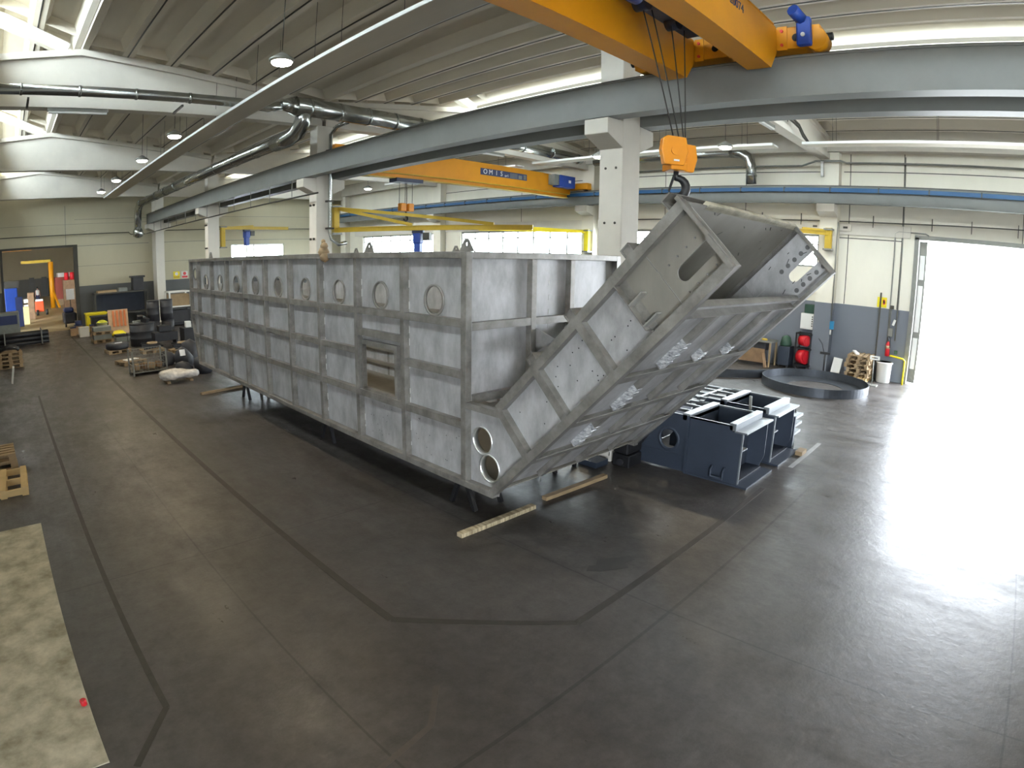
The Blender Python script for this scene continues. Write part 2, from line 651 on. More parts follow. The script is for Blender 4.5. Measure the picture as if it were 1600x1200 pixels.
def roof(spans, diaph):
    b = MB()
    for (xa, za, xb, zb, n) in spans:
        pr = trough_profile(xa, za, xb, zb, n)
        m = len(pr)
        vs = [(x, YF, z) for x, z in pr] + [(x, YB, z) for x, z in pr]
        tz = max(z for x, z in pr)
        vs += [(xa, YF, za + 0.48), (xb, YF, zb + 0.48), (xb, YB, zb + 0.48), (xa, YB, za + 0.48)]
        fs = [(i, i + 1, m + i + 1, m + i) for i in range(m - 1)]
        q = 2 * m
        fs += [(q, q + 1, q + 2, q + 3), (0, m, q + 3, q), (m - 1, q + 1, q + 2, 2 * m - 1)]
        b.add(vs, fs)
        # seams between neighbouring panels and end diaphragms beside the girders
        for i in range(n):
            k0, k1 = (i + 0.13) / n, (i + 0.87) / n
            xs = [xa + (xb - xa) * k for k in (k0, k0 + 0.11 / n, k1 - 0.11 / n, k1)]
            zs = [za + (zb - za) * k for k in (k0, k0 + 0.11 / n, k1 - 0.11 / n, k1)]
            for y in YC:
                for yy in (y - 0.25, y + 0.75):
                    b.add([(xs[0], yy, zs[0]), (xs[3], yy, zs[3]), (xs[2], yy, zs[2] + 0.27), (xs[1], yy, zs[1] + 0.27)], [(0, 1, 2, 3)])
    return b


low = lambda x, r: 8.87 - SL * abs(x - r)
spansA = [(RA, low(RA, RA), 8.57, low(8.57, RA), 6), (RA - 2.25, 9.72, RA - 0.02, 8.98, 2), (XL, low(XL, RA), RA - 2.3, low(RA - 2.3, RA), 4)]
spansB = [(8.57, low(8.57, RB), RB - 2.2, low(RB - 2.2, RB), 4), (RB - 2.2, 9.72, RB - 0.02, 8.98, 2), (RB, low(RB, RB), XW + 0.2, low(XW + 0.2, RB), 6)]
struct(roof(spansA, True), 'ceiling', MT['roof'])
struct(roof(spansB, True), 'ceiling', MT['roof'])
# dark joints between the roof panels
b = MB()
for (xa, za, xb, zb, n) in spansA + spansB:
    for i in range(1, n):
        k = i / n
        x, z = xa + (xb - xa) * k, za + (zb - za) * k
        b.box(x - 0.018, x + 0.018, YF, YB, z - 0.012, z + 0.01)
struct(b, 'trim_8', MT['dpipe'])
# roof lights: vertical glazing under the raised strips, with bars
for k, r in enumerate((RA, RB)):
    xg = r - 2.27
    b = MB().box(xg - 0.004, xg + 0.004, YF, YB, low(xg, r) + 0.46, 9.74)
    g = struct(b, 'window_%d' % (6 + k), MT['glass'])
    b = MB()
    for i in range(24):
        y = YF + i * 2.0
        b.box(xg - 0.04, xg + 0.04, y - 0.03, y + 0.03, low(xg, r) + 0.46, 9.74)
    b.box(xg - 0.05, xg + 0.05, YF, YB, low(xg, r) + 0.40, low(xg, r) + 0.5)
    b.build('glazing_bar', MT['white'], g, local=True)
    b = MB().box(xg - 0.3, xg, YF, YB, 10.15, 10.2)
    struct(b, 'trim_%d' % (5 + k), MT['concrete'])

# roof girders (double pitched), one object per bay and row
gl = {0: 'near the picture centre top', 1: 'second', 2: 'third', 3: 'fourth'}


def girder(x0, x1, r, y, label):
    t = thing('roof_girder', label, 'girder', ((x0 + x1) / 2, y, 7.37), 'double pitched concrete roof girders')
    y0, y1 = y + 0.08, y + 0.46
    top = lambda x: low(x, r) - 0.01
    # web
    b = MB()
    xs = [x0, r, x1]
    for a, c in zip(xs, xs[1:]):
        b.hexa([(a, y0 + 0.1, 7.45), (c, y0 + 0.1, 7.45), (c, y1 - 0.1, 7.45), (a, y1 - 0.1, 7.45),
                (a, y0 + 0.1, top(a) - 0.1), (c, y0 + 0.1, top(c) - 0.1), (c, y1 - 0.1, top(c) - 0.1), (a, y1 - 0.1, top(a) - 0.1)])
    b.build('web', MT['concrete'], t)
    b = MB()
    b.hexa([(x0, y0, 7.37), (x1, y0, 7.37), (x1, y1, 7.37), (x0, y1, 7.37), (x0, y0, 7.55), (x1, y0, 7.55), (x1, y1, 7.55), (x0, y1, 7.55)])
    b.build('bottom_flange', MT['concrete'], t)
    b = MB()
    for a, c in zip(xs, xs[1:]):
        b.hexa([(a, y0, top(a) - 0.16), (c, y0, top(c) - 0.16), (c, y1, top(c) - 0.16), (a, y1, top(a) - 0.16), (a, y0, top(a)), (c, y0, top(c)), (c, y1, top(c)), (a, y1, top(a))])
    b.build('top_flange', MT['concrete'], t)
    b = MB().bar((r - 0.35, y + 0.27, 8.85), (r - 2.25, y + 0.27, 9.62), 0.26, 0.3)
    b.build('strut', MT['concrete'], t)
    return t


for i, y in enumerate(YC):
    girder(XL, XC + 0.2, RA, y, ['white roof girder over the tank chute beside the big yellow crane', 'white pitched girder of the near bay carrying the silver duct',
                                 'white pitched girder of the near bay, next behind the silver duct', 'white pitched girder of the near bay against the back wall'][i])
    girder(XC2 - 0.2, XW - 0.05, RB, y, ['white girder carrying dark looping pipes beyond the crane beam', 'white girder in the far bay behind the silver duct end',
                                         'white girder in the far bay, third row back', 'white girder in the far bay against the back wall'][i])

# columns of the centre row: shaft + corbels
for i, y in enumerate(YC):
    t = thing('concrete_column', ['broad white column with corbels behind the tank chute', 'white column with bolts and silver pipe behind the tank',
                                  'slim white column behind the far end of the tank', 'white column with corbel against the back wall'][i], 'column', ((XC + XC2) / 2, y + 0.235, 0), 'columns of the middle row')
    y1 = y + 0.47 if i < 3 else YB - 0.02
    b = MB().box(XC, XC2, y, y1, 0, 7.37)
    b.build('shaft', MT['concrete'], t, bevel=0.015)
    for s, xo in ((-1, XC), (1, XC2)):
        b = MB()
        d = 0.43 * s
        b.plate([(xo, 5.34), (xo + d, 5.53), (xo + d, 5.78), (xo, 5.80)], [], lambda a, c, tt: (a, tt, c), y, y1)
        b.build('corbel', MT['concrete'], t, bevel=0.01)
    if i < 3:
        for zz in (5.02, 4.02) if i else (5.02, 4.10):
            b = MB()
            for yy in (0.13, 0.34):
                b.cyl((XC + 0.01, y + yy, zz), (XC - (0.05 if i else 0.008), y + yy, zz), 0.035 if i else 0.022, 10)
            b.split('bolt', MT['dpipe'], t)
# pilasters on the right wall
for i, y in enumerate(YC):
    t = thing('wall_column', ['white wall pilaster beside the yellow jib bracket at right', 'white wall pilaster between the window bands',
                              'white wall pilaster in the far window row', 'white wall pilaster in the far corner'][i], 'column', (XW - 0.22, y + 0.2, 0), 'pilasters along the right wall')
    ya, yb = y - 0.25, y + 0.38
    b = MB().box(XW - 0.4, XW - 0.002, ya, yb, 0, 7.6)
    b.build('shaft', MT['wall'], t)
    b = MB()
    b.plate([(XW - 0.4, 5.36), (XW - 0.9, 5.52), (XW - 0.9, 5.78), (XW - 0.4, 5.78)], [], lambda a, c, tt: (a, tt, c), ya, yb)
    b.build('corbel', MT['concrete'], t, bevel=0.01)


# crane runway beams
def runway(x, label, y0, y1, rail_m):
    t = thing('crane_runway_beam', label, 'beam', (x, (y0 + y1) / 2, 5.8), 'grey crane runway beams')
    MB().box(x - 0.15, x + 0.15, y0, y1, 5.80, 5.825).build('bottom_flange', MT['runway'], t)
    MB().box(x - 0.13, x + 0.13, y0, y1, 5.824, 6.34).build('web', MT['runway'], t)
    MB().box(x - 0.15, x + 0.15, y0, y1, 6.338, 6.365).build('top_flange', MT['runway'], t)
    MB().box(x - 0.03, x + 0.03, y0, y1, 6.364, 6.42).build('rail', MT['dpipe'], t)
    return t


runway(8.06, 'long grey runway beam crossing in front of the middle columns', -8.5, 37.6, None)
runway(9.05, 'dark grey runway beam just behind the middle columns', -8.5, 37.6, None)
rb = runway(20.95, 'grey runway beam with blue conductor rail along the window wall', -8.5, 37.6, None)
MB().box(20.70, 20.76, -8.5, 37.4, 6.17, 6.30).build('conductor_rail', MT['rail_blue'], rb)
b = MB()
for i in range(26):
    y = -6 + i * 1.65
    b.box(20.69, 20.80, y - 0.02, y + 0.02, 6.15, 6.33)
b.split('hanger', MT['dpipe'], rb)
runway(-4.75, 'grey runway beam under the outer end of the big yellow crane', -8.5, 37.6, None)

# ------------------------------------------------------------------ windows
wi = 1
for (y0, y1) in wins:
    g = struct(MB().box(XW + 0.12, XW + 0.126, y0, y1, WZ0, WZ1), 'window_%d' % wi, MT['glass'])
    b = MB()
    b.box(XW + 0.06, XW + 0.18, y0, y1, WZ0, WZ0 + 0.06).box(XW + 0.06, XW + 0.18, y0, y1, WZ1 - 0.08, WZ1)
    b.box(XW + 0.06, XW + 0.18, y0, y0 + 0.06, WZ0, WZ1).box(XW + 0.06, XW + 0.18, y1 - 0.06, y1, WZ0, WZ1)
    n = 8
    for i in range(1, n):
        y = y0 + (y1 - y0) * i / n
        b.box(XW + 0.08, XW + 0.16, y - 0.035, y + 0.035, WZ0, WZ1)
    b.box(XW + 0.09, XW + 0.15, y0, y1, 4.40, 4.45)
    b.build('window_frame', MT['pipe'], g, local=True)
    wi += 1
g = struct(MB().box(13.4, 17.2, YB + 0.12, YB + 0.126, 3.3, 4.45), 'window_4', MT['glass'])
b = MB()
b.box(13.4, 17.2, YB + 0.06, YB + 0.18, 4.37, 4.45).box(13.4, 17.2, YB + 0.06, YB + 0.18, 3.3, 3.36)
for x in (13.4, 14.5, 15.0, 17.12):
    b.box(x, x + 0.08, YB + 0.06, YB + 0.18, 3.3, 4.45)
b.build('window_frame', MT['white'], g, local=True)

# right door: frame, sliding leaf parked beside the opening, track
b = MB()
b.box(XW - 0.06, XW + 0.27, DY1 - 0.03, DY1 + 0.12, 0, DZ + 0.05)
b.box(XW - 0.06, XW + 0.27, DY0 - 0.12, DY0 + 0.03, 0, DZ + 0.05)
b.box(XW - 0.06, XW + 0.27, DY0 - 0.12, DY1 + 0.12, DZ - 0.02, DZ + 0.12)
struct(b, 'door_1', MT['pipe'])
b = MB()
b.box(XW + 0.30, XW + 0.36, DY1 - 0.28, DY1 + 1.5, 0.03, DZ - 0.05)
d2 = struct(b, 'door_2', MT['pipe'])
b = MB()
for z0, z1 in ((0.5, 1.55), (1.75, 3.3), (3.5, 4.3)):
    b.box(XW + 0.285, XW + 0.30, DY1 - 0.22, DY1 - 0.06, z0, z1)
b.build('door_light', MT['white'], d2, local=True)
# back doorway frame: dark steel post
b = MB()
b.box(3.60, 3.82, YB - 0.08, YB + 0.38, 0, 4.8)
b.box(-0.62, 3.82, YB - 0.06, YB + 0.38, 4.68, 4.80)
b.box(-0.62, -0.48, YB - 0.08, YB + 0.38, 0, 4.8)
struct(b, 'door_3', MT['dpipe'])

# next hall seen through the back doorway
b = MB()
b.box(-14, 14, 91, 91.3, 0, 9)
b.box(12, 12.3, YB + 0.3, 91, 0, 9).box(-14.3, -14, YB + 0.3, 91, 0, 9)
struct(b, 'wall_far', MT['wallf'])
struct(MB().box(-14, 12, YB + 0.3, 91, 8.6, 8.8), 'ceiling', MT['roof'])


# ------------------------------------------------------------------ lamps
def ceil_z(x):
    for xa, za, xb, zb, n in spansA + spansB:
        pr = trough_profile(xa, za, xb, zb, n)
        for (p, a), (q, c) in zip(pr, pr[1:]):
            if min(p, q) <= x <= max(p, q) and abs(q - p) > 1e-6:
                return a + (c - a) * (x - p) / (q - p)
    return 8.9


def make_lamp(x, y, label, z=7.0):
    t = thing('high_bay_lamp', label, 'lamp', (x, y, z), 'round hanging high bay lamps')
    MB().lathe((x, y, z), [(0.19, 0.0), (0.22, 0.015), (0.23, 0.05), (0.16, 0.10), (0.08, 0.15), (0.03, 0.18)], 24).build('housing', MT['pipe'], t)
    MB().lathe((x, y, z - 0.012), [(0.0001, -0.055), (0.10, -0.05), (0.17, -0.025), (0.19, 0.011)], 24).build('lens', MT['lamp'], t)
    MB().cyl((x, y, z + 0.22), (x, y, ceil_z(x)), 0.008, 6).build('cable', MT['dpipe'], t)
    l = bpy.data.lights.new('lamp_light', 'SPOT')
    l.spot_size, l.spot_blend, l.shadow_soft_size = radians(165), 0.6, 0.2
    l.energy, l.color = LAMP_W * 4, LAMP_COL
    o = bpy.data.objects.new('lamp_light', l)
    col.objects.link(o)
    o.location = (0, 0, -0.10)
    o.parent = t
    return t


for x, y, lb in ((4.44, 10.06, 'round glowing lamp before the silver duct, largest of the near bay row'), (4.45, 17.4, 'round glowing lamp just behind the silver duct, second of the near bay row'),
                 (4.44, 21.8, 'round glowing lamp third in the near bay row counted from the silver duct'), (4.42, 27.1, 'round glowing lamp fourth in the near bay row counted from the silver duct'),
                 (4.36, 31.3, 'round glowing lamp of the near bay row closest to the back wall'), (16.8, 7.7, 'round glowing lamp behind the big orange hook block'),
                 (16.8, 12.36, 'round glowing lamp half hidden by the broad white column'), (17.0, 27.1, 'round glowing lamp far back over the long yellow crane')):
    make_lamp(x, y, lb)
for x, y in ((0, 50), (1, 62), (2, 76)):
    l = bpy.data.lights.new('next_hall_light', 'AREA')
    l.size, l.energy, l.color = 3.0, 80, (1, 0.84, 0.58)
    o = bpy.data.objects.new('next_hall_light', l)
    o.location = (x, y, 8.4)
    col.objects.link(o)

# unlit strip lights under the girders
for x0, x1, y, lb in ((0.9, 2.4, 16.25, 'unlit strip light under the white girder that carries the silver duct'), (14.9, 16.1, 16.25, 'unlit strip light on the far bay girder by the silver duct'),
                      (14.9, 16.0, 5.9, 'unlit strip light under the girder with dark pipes')):
    t = thing('strip_light', lb, 'light', ((x0 + x1) / 2, y, 7.24), 'unlit strip lights')
    MB().box(x0, x1, y - 0.06, y + 0.06, 7.29, 7.37).build('body', MT['pipe'], t)
    MB().box(x0 + 0.03, x1 - 0.03, y - 0.05, y + 0.05, 7.24, 7.29).build('diffuser', MT['white'], t)


# radiant heating strips
def radiant(x0, x1, z, y0, y1, r, label):
    t = thing('radiant_heating_panel', label, 'heating panel', ((x0 + x1) / 2, (y0 + y1) / 2, z), 'long radiant heating strips')
    MB().box(x0, x1, y0, y1, z, z + 0.025).build('panel', MT['radiant'], t)
    b = MB()
    for x in (x0, x1 - 0.02):
        b.box(x - 0.001, x + 0.021, y0, y1, z - 0.001, z + 0.07)
    b.build('edge', MT['white'], t)
    b = MB()
    for k in range(3):
        x = x0 + (x1 - x0) * (k + 1) / 4
        b.cyl((x, y0, z + 0.045), (x, y1, z + 0.045), 0.02, 8)
    b.split('pipe', MT['white'], t)
    y = y0 + 1.0
    while y < y1:
        b = MB()
        for x in (x0 + 0.04, x1 - 0.04):
            b.cyl((x, y, z + 0.02), (x, y, ceil_z(x)), 0.006, 5)
        b.split('hanger_rod', MT['dpipe'], t)
        y += 2.9
    return t


radiant(5.22, 5.86, 7.22, -8, 36.5, RA, 'long grey heating strip running beside the row of glowing lamps')
radiant(17.3, 17.8, 7.1, -8, 5.5, RB, 'pale heating strip fed by the dark looping pipes near the bright doorway')
radiant(17.3, 17.8, 7.1, 6.4, 15.9, RB, 'pale heating strip behind the orange hook block')
radiant(17.3, 17.8, 7.1, 16.8, 26.0, RB, 'pale heating strip above the long yellow crane')
t = thing('heating_pipe', 'pair of dark pipes looping along a white girder above the bright doorway', 'pipe', (14.5, 5.55, 7.2))
for k in (0, 1):
    z = 7.75 + 0.09 * k
    b = MB().tube([(9.5, 5.62, z + .1), (14.0, 5.62, z), (17.0, 5.62, z - 0.1), (17.35, 5.60, z - 0.15), (17.42, 5.5, z - 0.4), (17.5 + .1 * k, 5.35, 7.15)], 0.032, 8)
    b.build('pipe', MT['dpipe'], t)
b = MB()
for x in (12.5, 15.0, 16.5):
    b.bar((x, 5.66, 7.58), (x, 5.66, 7.86), 0.02, 0.02)
b.split('bracket', MT['dpipe'], t)

# ------------------------------------------------------------------ ducts and pipes
def arc(c, r, a0, a1, n, ax, ay):
    c, ax, ay = Vector(c), Vector(ax), Vector(ay)
    return [c + (ax * cos(a0 + (a1 - a0) * i / n) + ay * sin(a0 + (a1 - a0) * i / n)) * r for i in range(n + 1)]


def collars(t, p0, p1, r, step, m):
    p0, p1 = Vector(p0), Vector(p1)
    L = (p1 - p0).length
    d = (p1 - p0) / L
    k = step * 0.5
    while k < L:
        MB().cyl(p0 + d * (k - 0.03), p0 + d * (k + 0.03), r + 0.015, 20).build('collar', m, t)
        k += step


t = thing('ventilation_duct', 'silver spiral duct with a branch running to the back wall', 'duct', (3.0, 15.3, 7.3), 'silver spiral ducts')
MB().tube([(-4.8, 15.3, 7.56), (5.6, 15.3, 7.56), (6.0, 15.3, 7.53), (6.4, 15.25, 7.5), (6.85, 15.2, 7.6)], 0.125, 20).build('small_duct', MT['duct'], t)
collars(t, (-4.5, 15.3, 7.56), (5.6, 15.3, 7.56), 0.125, 1.35, MT['duct'])
MB().tube([(6.75, 15.2, 7.6), (6.95, 15.2, 7.62), (7.15, 15.2, 7.62)], 0.2, 24, rs=[0.13, 0.2, 0.27]).build('reducer', MT['duct'], t)
MB().cyl((7.1, 15.2, 7.62), (12.0, 15.2, 7.55), 0.25, 28).build('main_duct', MT['duct'], t)
MB().cyl((12.0, 15.2, 7.55), (19.4, 15.2, 7.5), 0.2, 24).build('end_duct', MT['duct'], t)
collars(t, (7.1, 15.2, 7.62), (12.0, 15.2, 7.55), 0.25, 0.95, MT['duct'])
collars(t, (12.0, 15.2, 7.55), (19.4, 15.2, 7.5), 0.2, 1.6, MT['duct'])
b = MB()
for x in (0.4, 4.1, 8.9, 13.5):
    b.bar((x, 15.3, 7.36), (x, 16.2, 7.36), 0.05, 0.05)
b.split('bracket', MT['dpipe'], t)
bend = [(7.45, 15.25, 7.6), (7.45, 15.3, 7.25), (7.43, 15.6, 6.98), (7.40, 16.2, 6.88), (7.38, 17, 6.88)]
MB().tube(bend, 0.23, 22).build('elbow', MT['duct'], t)
MB().tube([(7.38, 16.8, 6.88), (7.2, 35.5, 6.86)], 0.2, 22).build('run', MT['duct'], t)
collars(t, (7.38, 17.5, 6.88), (7.2, 35, 6.86), 0.2, 1.9, MT['duct'])
MB().tube([(7.2, 35.3, 6.86), (7.2, 36.0, 6.82), (7.2, 36.45, 6.6), (7.2, 36.6, 6.2), (7.2, 36.6, 5.5)], 0.21, 22).build('drop', MT['duct'], t)
MB().lathe((7.2, 36.6, 4.95), [(0.12, 0), (0.3, 0.12), (0.3, 0.42), (0.21, 0.56)], 22).build('collector', MT['duct'], t)
t = thing('ventilation_duct', 'silver duct turning down over the window wall beside the hook block', 'duct', (20.8, 10, 6.4), 'silver spiral ducts')
MB().tube([(20.8, 15.5, 7.62), (20.8, 9.2, 7.62)], 0.18, 22).build('run', MT['duct'], t)
MB().tube([(20.8, 9.3, 7.62), (20.8, 8.9, 7.58), (20.8, 8.6, 7.4), (20.8, 8.5, 7.1), (20.8, 8.48, 6.45)], 0.19, 22).build('elbow', MT['duct'], t)
collars(t, (20.8, 8.48, 6.5), (20.8, 8.48, 7.1), 0.19, 0.5, MT['duct'])
t = thing('gas_pipe', 'thin dark pipe hung below the runway beam toward the back wall', 'pipe', (7.95, 26, 5.2))
MB().tube([(7.95, 15.3, 5.28), (7.95, 37.9, 5.25)], 0.025, 8).build('pipe', MT['dpipe'], t)
for i in range(12):
    y = 17 + i * 1.7
    MB().cyl((7.95, y, 5.28), (7.95, y, 5.85), 0.012, 6).build('hanger_rod', MT['pipe'], t)
single(MB().tube([(-4.5, 37.93, 5.38), (6.9, 37.93, 5.37), (7.0, 37.93, 5.25), (7.9, 37.93, 5.25)], 0.022, 8), 'gas_pipe', MT['dpipe'], 'thin pipe along the back wall above the doorway', 'pipe')
single(MB().tube([(9.0, 37.93, 5.42), (21.1, 37.93, 5.40)], 0.022, 8), 'gas_pipe', MT['dpipe'], 'thin pipe along the back wall of the far bay', 'pipe')
t = thing('wall_pipe', 'silver pipe running down the second middle column', 'pipe', (8.7, 15.98, 3.9))
MB().tube([(8.85, 15.3, 7.4), (8.74, 15.7, 7.3), (8.7, 15.97, 7.1), (8.7, 15.97, 4.2), (8.72, 15.9, 4.0), (8.9, 15.8, 3.85), (9.15, 15.8, 3.9)], 0.06, 14).build('pipe', MT['duct'], t)
b = MB()
for z in (6.6, 5.1, 4.3):
    b.box(8.6, 8.8, 15.9, 16.08, z, z + 0.05)
b.split('clamp', MT['dpipe'], t)
t = thing('wall_pipe', 'white pipe high along the right wall over the pilaster', 'pipe', (21.4, 4, 7.2))
MB().tube([(21.5, -5, 7.22), (21.5, 5.2, 7.28), (21.1, 5.3, 7.28), (21.1, 6.2, 7.28), (21.45, 6.8, 7.18), (21.45, 15.5, 7.18)], 0.035, 8).build('pipe', MT['pipe'], t)
MB().tube([(21.08, 5.95, 7.25), (21.08, 5.95, 6.9), (21.15, 5.95, 6.75)], 0.06, 10).build('float', MT['white'], t)
t = thing('wall_cable', 'dark cable strung along the right wall below the crane beam', 'cable', (21.5, 6, 5.2))
MB().tube([(21.5, -5, 5.45), (21.5, 3.2, 5.28), (21.5, 15, 5.18)], 0.018, 6).build('cable', MT['dpipe'], t)
b = MB()
for y in (-0.6, 0.9, 2.2, 4.2, 6.8, 8.3):
    b.bar((21.55, y, 5.1), (21.55, y, 5.5), 0.025, 0.05)
b.split('bracket', MT['dpipe'], t)
b = MB().tube([(21.56, 2.3, 4.85), (21.56, 2.3, 4.95), (21.56, 2.4, 5.0), (21.56, 3.3, 5.02), (21.56, 3.42, 4.95), (21.56, 3.42, 2.6), (21.56, 3.40, 1.2)], 0.022, 8)
single(b, 'conduit', MT['pipe'], 'grey conduit looping over the door corner and down the wall', 'conduit')
b = MB().tube([(21.56, 3.16, 7.5), (21.56, 3.16, 4.0), (21.56, 3.14, 1.4)], 0.022, 8)
single(b, 'conduit', MT['pipe'], 'straight grey conduit down the wall beside the bright door', 'conduit')
b = MB().tube([(21.15, 5.33, 5.2), (21.15, 5.36, 4.7), (21.15, 5.36, 1.9)], 0.02, 8)
single(b, 'conduit', MT['pipe'], 'grey conduit down the right edge of the wall pilaster', 'conduit')

# emergency lamps / sockets on the lintel
for y, lb in ((6.25, 'small beige light box on the lintel over the jib bracket'), (5.15, 'small beige light box on the lintel right of the jib bracket')):
    t = thing('light_box', lb, 'fixture', (21.5, y, 4.95))
    MB().box(21.46, 21.54, y - 0.2, y + 0.2, 4.94, 5.16).build('body', MT['concrete'], t)
    MB().box(21.455, 21.462, y - 0.08, y + 0.08, 5.02, 5.09).build('lens', MT['dpipe'], t)

# ================================================================== the big steel tank
P0 = Vector((4.79, 5.44, 0))
T = thing('steel_tank', 'huge welded steel tank with ribbed sides and a raised discharge chute', 'tank', P0, rz=-math.atan(0.015))
LU, LV = 3.19, 12.43
RIB = [1.32 + 1.275 * i for i in range(9)]
ZB, ZT = 0.57, 3.55
q2 = sqrt(0.5)


def ch(u, s_, n):
    return (u, (n - s_) * q2, (n + s_) * q2)


def tb(name, b, m, parent=None, **kw):
    return b.build(name, m, parent or T, local=True, **kw)


# side plates (near and far): per-bay panels with a round port
bays = [(0.1, RIB[0])] + [(RIB[i] + 0.1, RIB[i + 1] if i < 8 else LV) for i in range(9)]
ports = []
for i, (a, c) in enumerate(bays):
    zc = 2.917 if i < 9 else 3.12
    ports.append(((a + c) / 2 + 0.03, zc, 0.183 if i < 9 else 0.15))
WIN = (1.62, 2.50, 1.47, 2.15)
for side, (t0, t1) in enumerate(((0.094, 0.10), (LU - 0.10, LU - 0.094))):
    b = MB()
    for i, (a, c) in enumerate(bays):
        holes = [circle(*ports[i])] if (side == 0 or i > 4) else []
        if side == 0 and i == 1:
            holes.append(rect(*WIN))
        if side == 0 and i == 9:
            holes.append(circle(11.75, 1.0, 0.19))
        a2, c2 = a - 0.1, c
        ol = rect(a2, c2, ZB, ZT - 0.02)
        if i == 9:
            ol = [(a2, ZB), (11.85, ZB), (LV, 1.85), (LV, ZT - 0.02), (a2, ZT - 0.02)]
        b.plate(ol, holes, lambda p, z, tt: (tt, p, z), t0, t1)
    tb('side_plate', b, MT['steel'])
# port rings on the near side
for (v, z, r) in ports:
    b = MB()
    n = 28
    vs = []
    for x, rr in ((0.072, r), (0.072, r + 0.03), (0.105, r + 0.03), (0.105, r)):
        for k in range(n):
            a = 2 * pi * k / n
            vs.append((x, v + rr * cos(a), z + rr * sin(a)))
    fs = [(j * n + k, j * n + (k + 1) % n, ((j + 1) % 4) * n + (k + 1) % n, ((j + 1) % 4) * n + k) for j in range(4) for k in range(n)]
    b.add(vs, fs, True)
    tb('port_ring', b, MT['tube'])
# window frame in the second bay
b = MB()
for a, c, d, e in ((WIN[0] - 0.07, WIN[0], WIN[2] - 0.07, WIN[3] + 0.07), (WIN[1], WIN[1] + 0.02, WIN[2] - 0.07, WIN[3] + 0.07),
                   (WIN[0], WIN[1], WIN[3], WIN[3] + 0.07), (WIN[0], WIN[1], WIN[2] - 0.07, WIN[2])):
    b.box(0.03, 0.098, a, c, d, e)
tb('manhole_frame', b, MT['tube'])
# vertical ribs near and far
for u0 in (0.0, LU - 0.1):
    for v in RIB:
        tb('rib', MB().box(u0, u0 + 0.1, v, v + 0.1, ZB + 0.08, ZT - 0.08), MT['tube'], bevel=0.006)
for u0 in (0.0, LU - 0.1):
    tb('corner_post', MB().box(u0, u0 + 0.1, 0, 0.1, ZB, ZT), MT['tube'], bevel=0.006)
    e = MB().hexa([(u0, LV - 0.1, 1.85), (u0 + 0.1, LV - 0.1, 1.85), (u0 + 0.1, LV, 1.85), (u0, LV, 1.85), (u0, LV - 0.1, ZT), (u0 + 0.1, LV - 0.1, ZT), (u0 + 0.1, LV, ZT), (u0, LV, ZT)])
    e.hexa([(u0, 11.75, ZB), (u0 + 0.1, 11.75, ZB), (u0 + 0.1, 11.85, ZB), (u0, 11.85, ZB), (u0, LV - 0.1, 1.85), (u0 + 0.1, LV - 0.1, 1.85), (u0 + 0.1, LV, 1.85), (u0, LV, 1.85)])
    tb('corner_post', e, MT['tube'])
# horizontal rails
for u0 in (0.0, LU - 0.1):
    for z in (2.62, 1.98, 1.335):
        b = MB()
        for i, (a, c) in enumerate(bays):
            zz = 2.29 if (z == 1.98 and i == 1 and u0 == 0) else z
            c2 = c - (0 if i < 9 else (0.1 if z > 1.85 else 0.1 + (1.85 - z) * 0.45))
            b.box(u0 + 0.004, u0 + 0.1, a, c2, zz, zz + 0.1)
        tb('rail', b, MT['tube'])
    tb('top_rail', MB().box(u0 - 0.006, u0 + 0.106, 0.1, LV, ZT - 0.085, ZT), MT['tube'], bevel=0.006)
    tb('bottom_rail', MB().box(u0 - 0.006, u0 + 0.106, -0.51, 11.85, ZB, ZB + 0.085), MT['tube'], bevel=0.006)
# floor and far end plates
tb('floor_plate', MB().box(0.1, LU - 0.1, -0.5, 11.85, ZB + 0.07, ZB + 0.085), MT['inner'])
b = MB()
b.box(0.1, LU - 0.1, LV - 0.1, LV - 0.09, 1.85, 2.80)
b.hexa([(0.1, 11.75, ZB), (LU - 0.1, 11.75, ZB), (LU - 0.1, 11.76, ZB), (0.1, 11.76, ZB), (0.1, LV - 0.1, 1.85), (LU - 0.1, LV - 0.1, 1.85), (LU - 0.1, LV - 0.09, 1.85), (0.1, LV - 0.09, 1.85)])
tb('end_plate', b, MT['steel'])
tb('top_rail', MB().box(0.1, LU - 0.1, LV - 0.1, LV, ZT - 0.085, ZT), MT['tube'])
# inner bars seen through the manhole
for z in (0.9, 1.25, 1.6, 1.95, 2.3):
    tb('inner_bar', MB().box(LU - 0.2, LU - 0.101, 0.1, 11.4, z, z + 0.07), MT['inner'])
# near end wall (faces the camera's right)
b = MB()
b.plate(rect(0.1, LU - 0.1, 1.75, ZT - 0.02), [], lambda p, z, tt: (p, tt, z), 0.094, 0.1)
tb('end_plate', b, MT['steel'])
tb('top_rail', MB().box(0.1, LU - 0.1, 0, 0.1, ZT - 0.085, ZT), MT['tube'], bevel=0.006)
for u in (1.155, 1.96):
    tb('rib', MB().box(u, u + 0.1, 0, 0.1, 1.75, ZT - 0.085), MT['tube'], bevel=0.006)
b = MB()
for a, c in ((0.1, 1.155), (1.255, 1.96), (2.06, LU - 0.1)):
    b.box(a, c, 0.004, 0.1, 2.58, 2.68)
tb('rail', b, MT['tube'])
tb('rail', MB().box(0.1, LU - 0.1, 0, 0.1, 1.66, 1.76), MT['tube'])
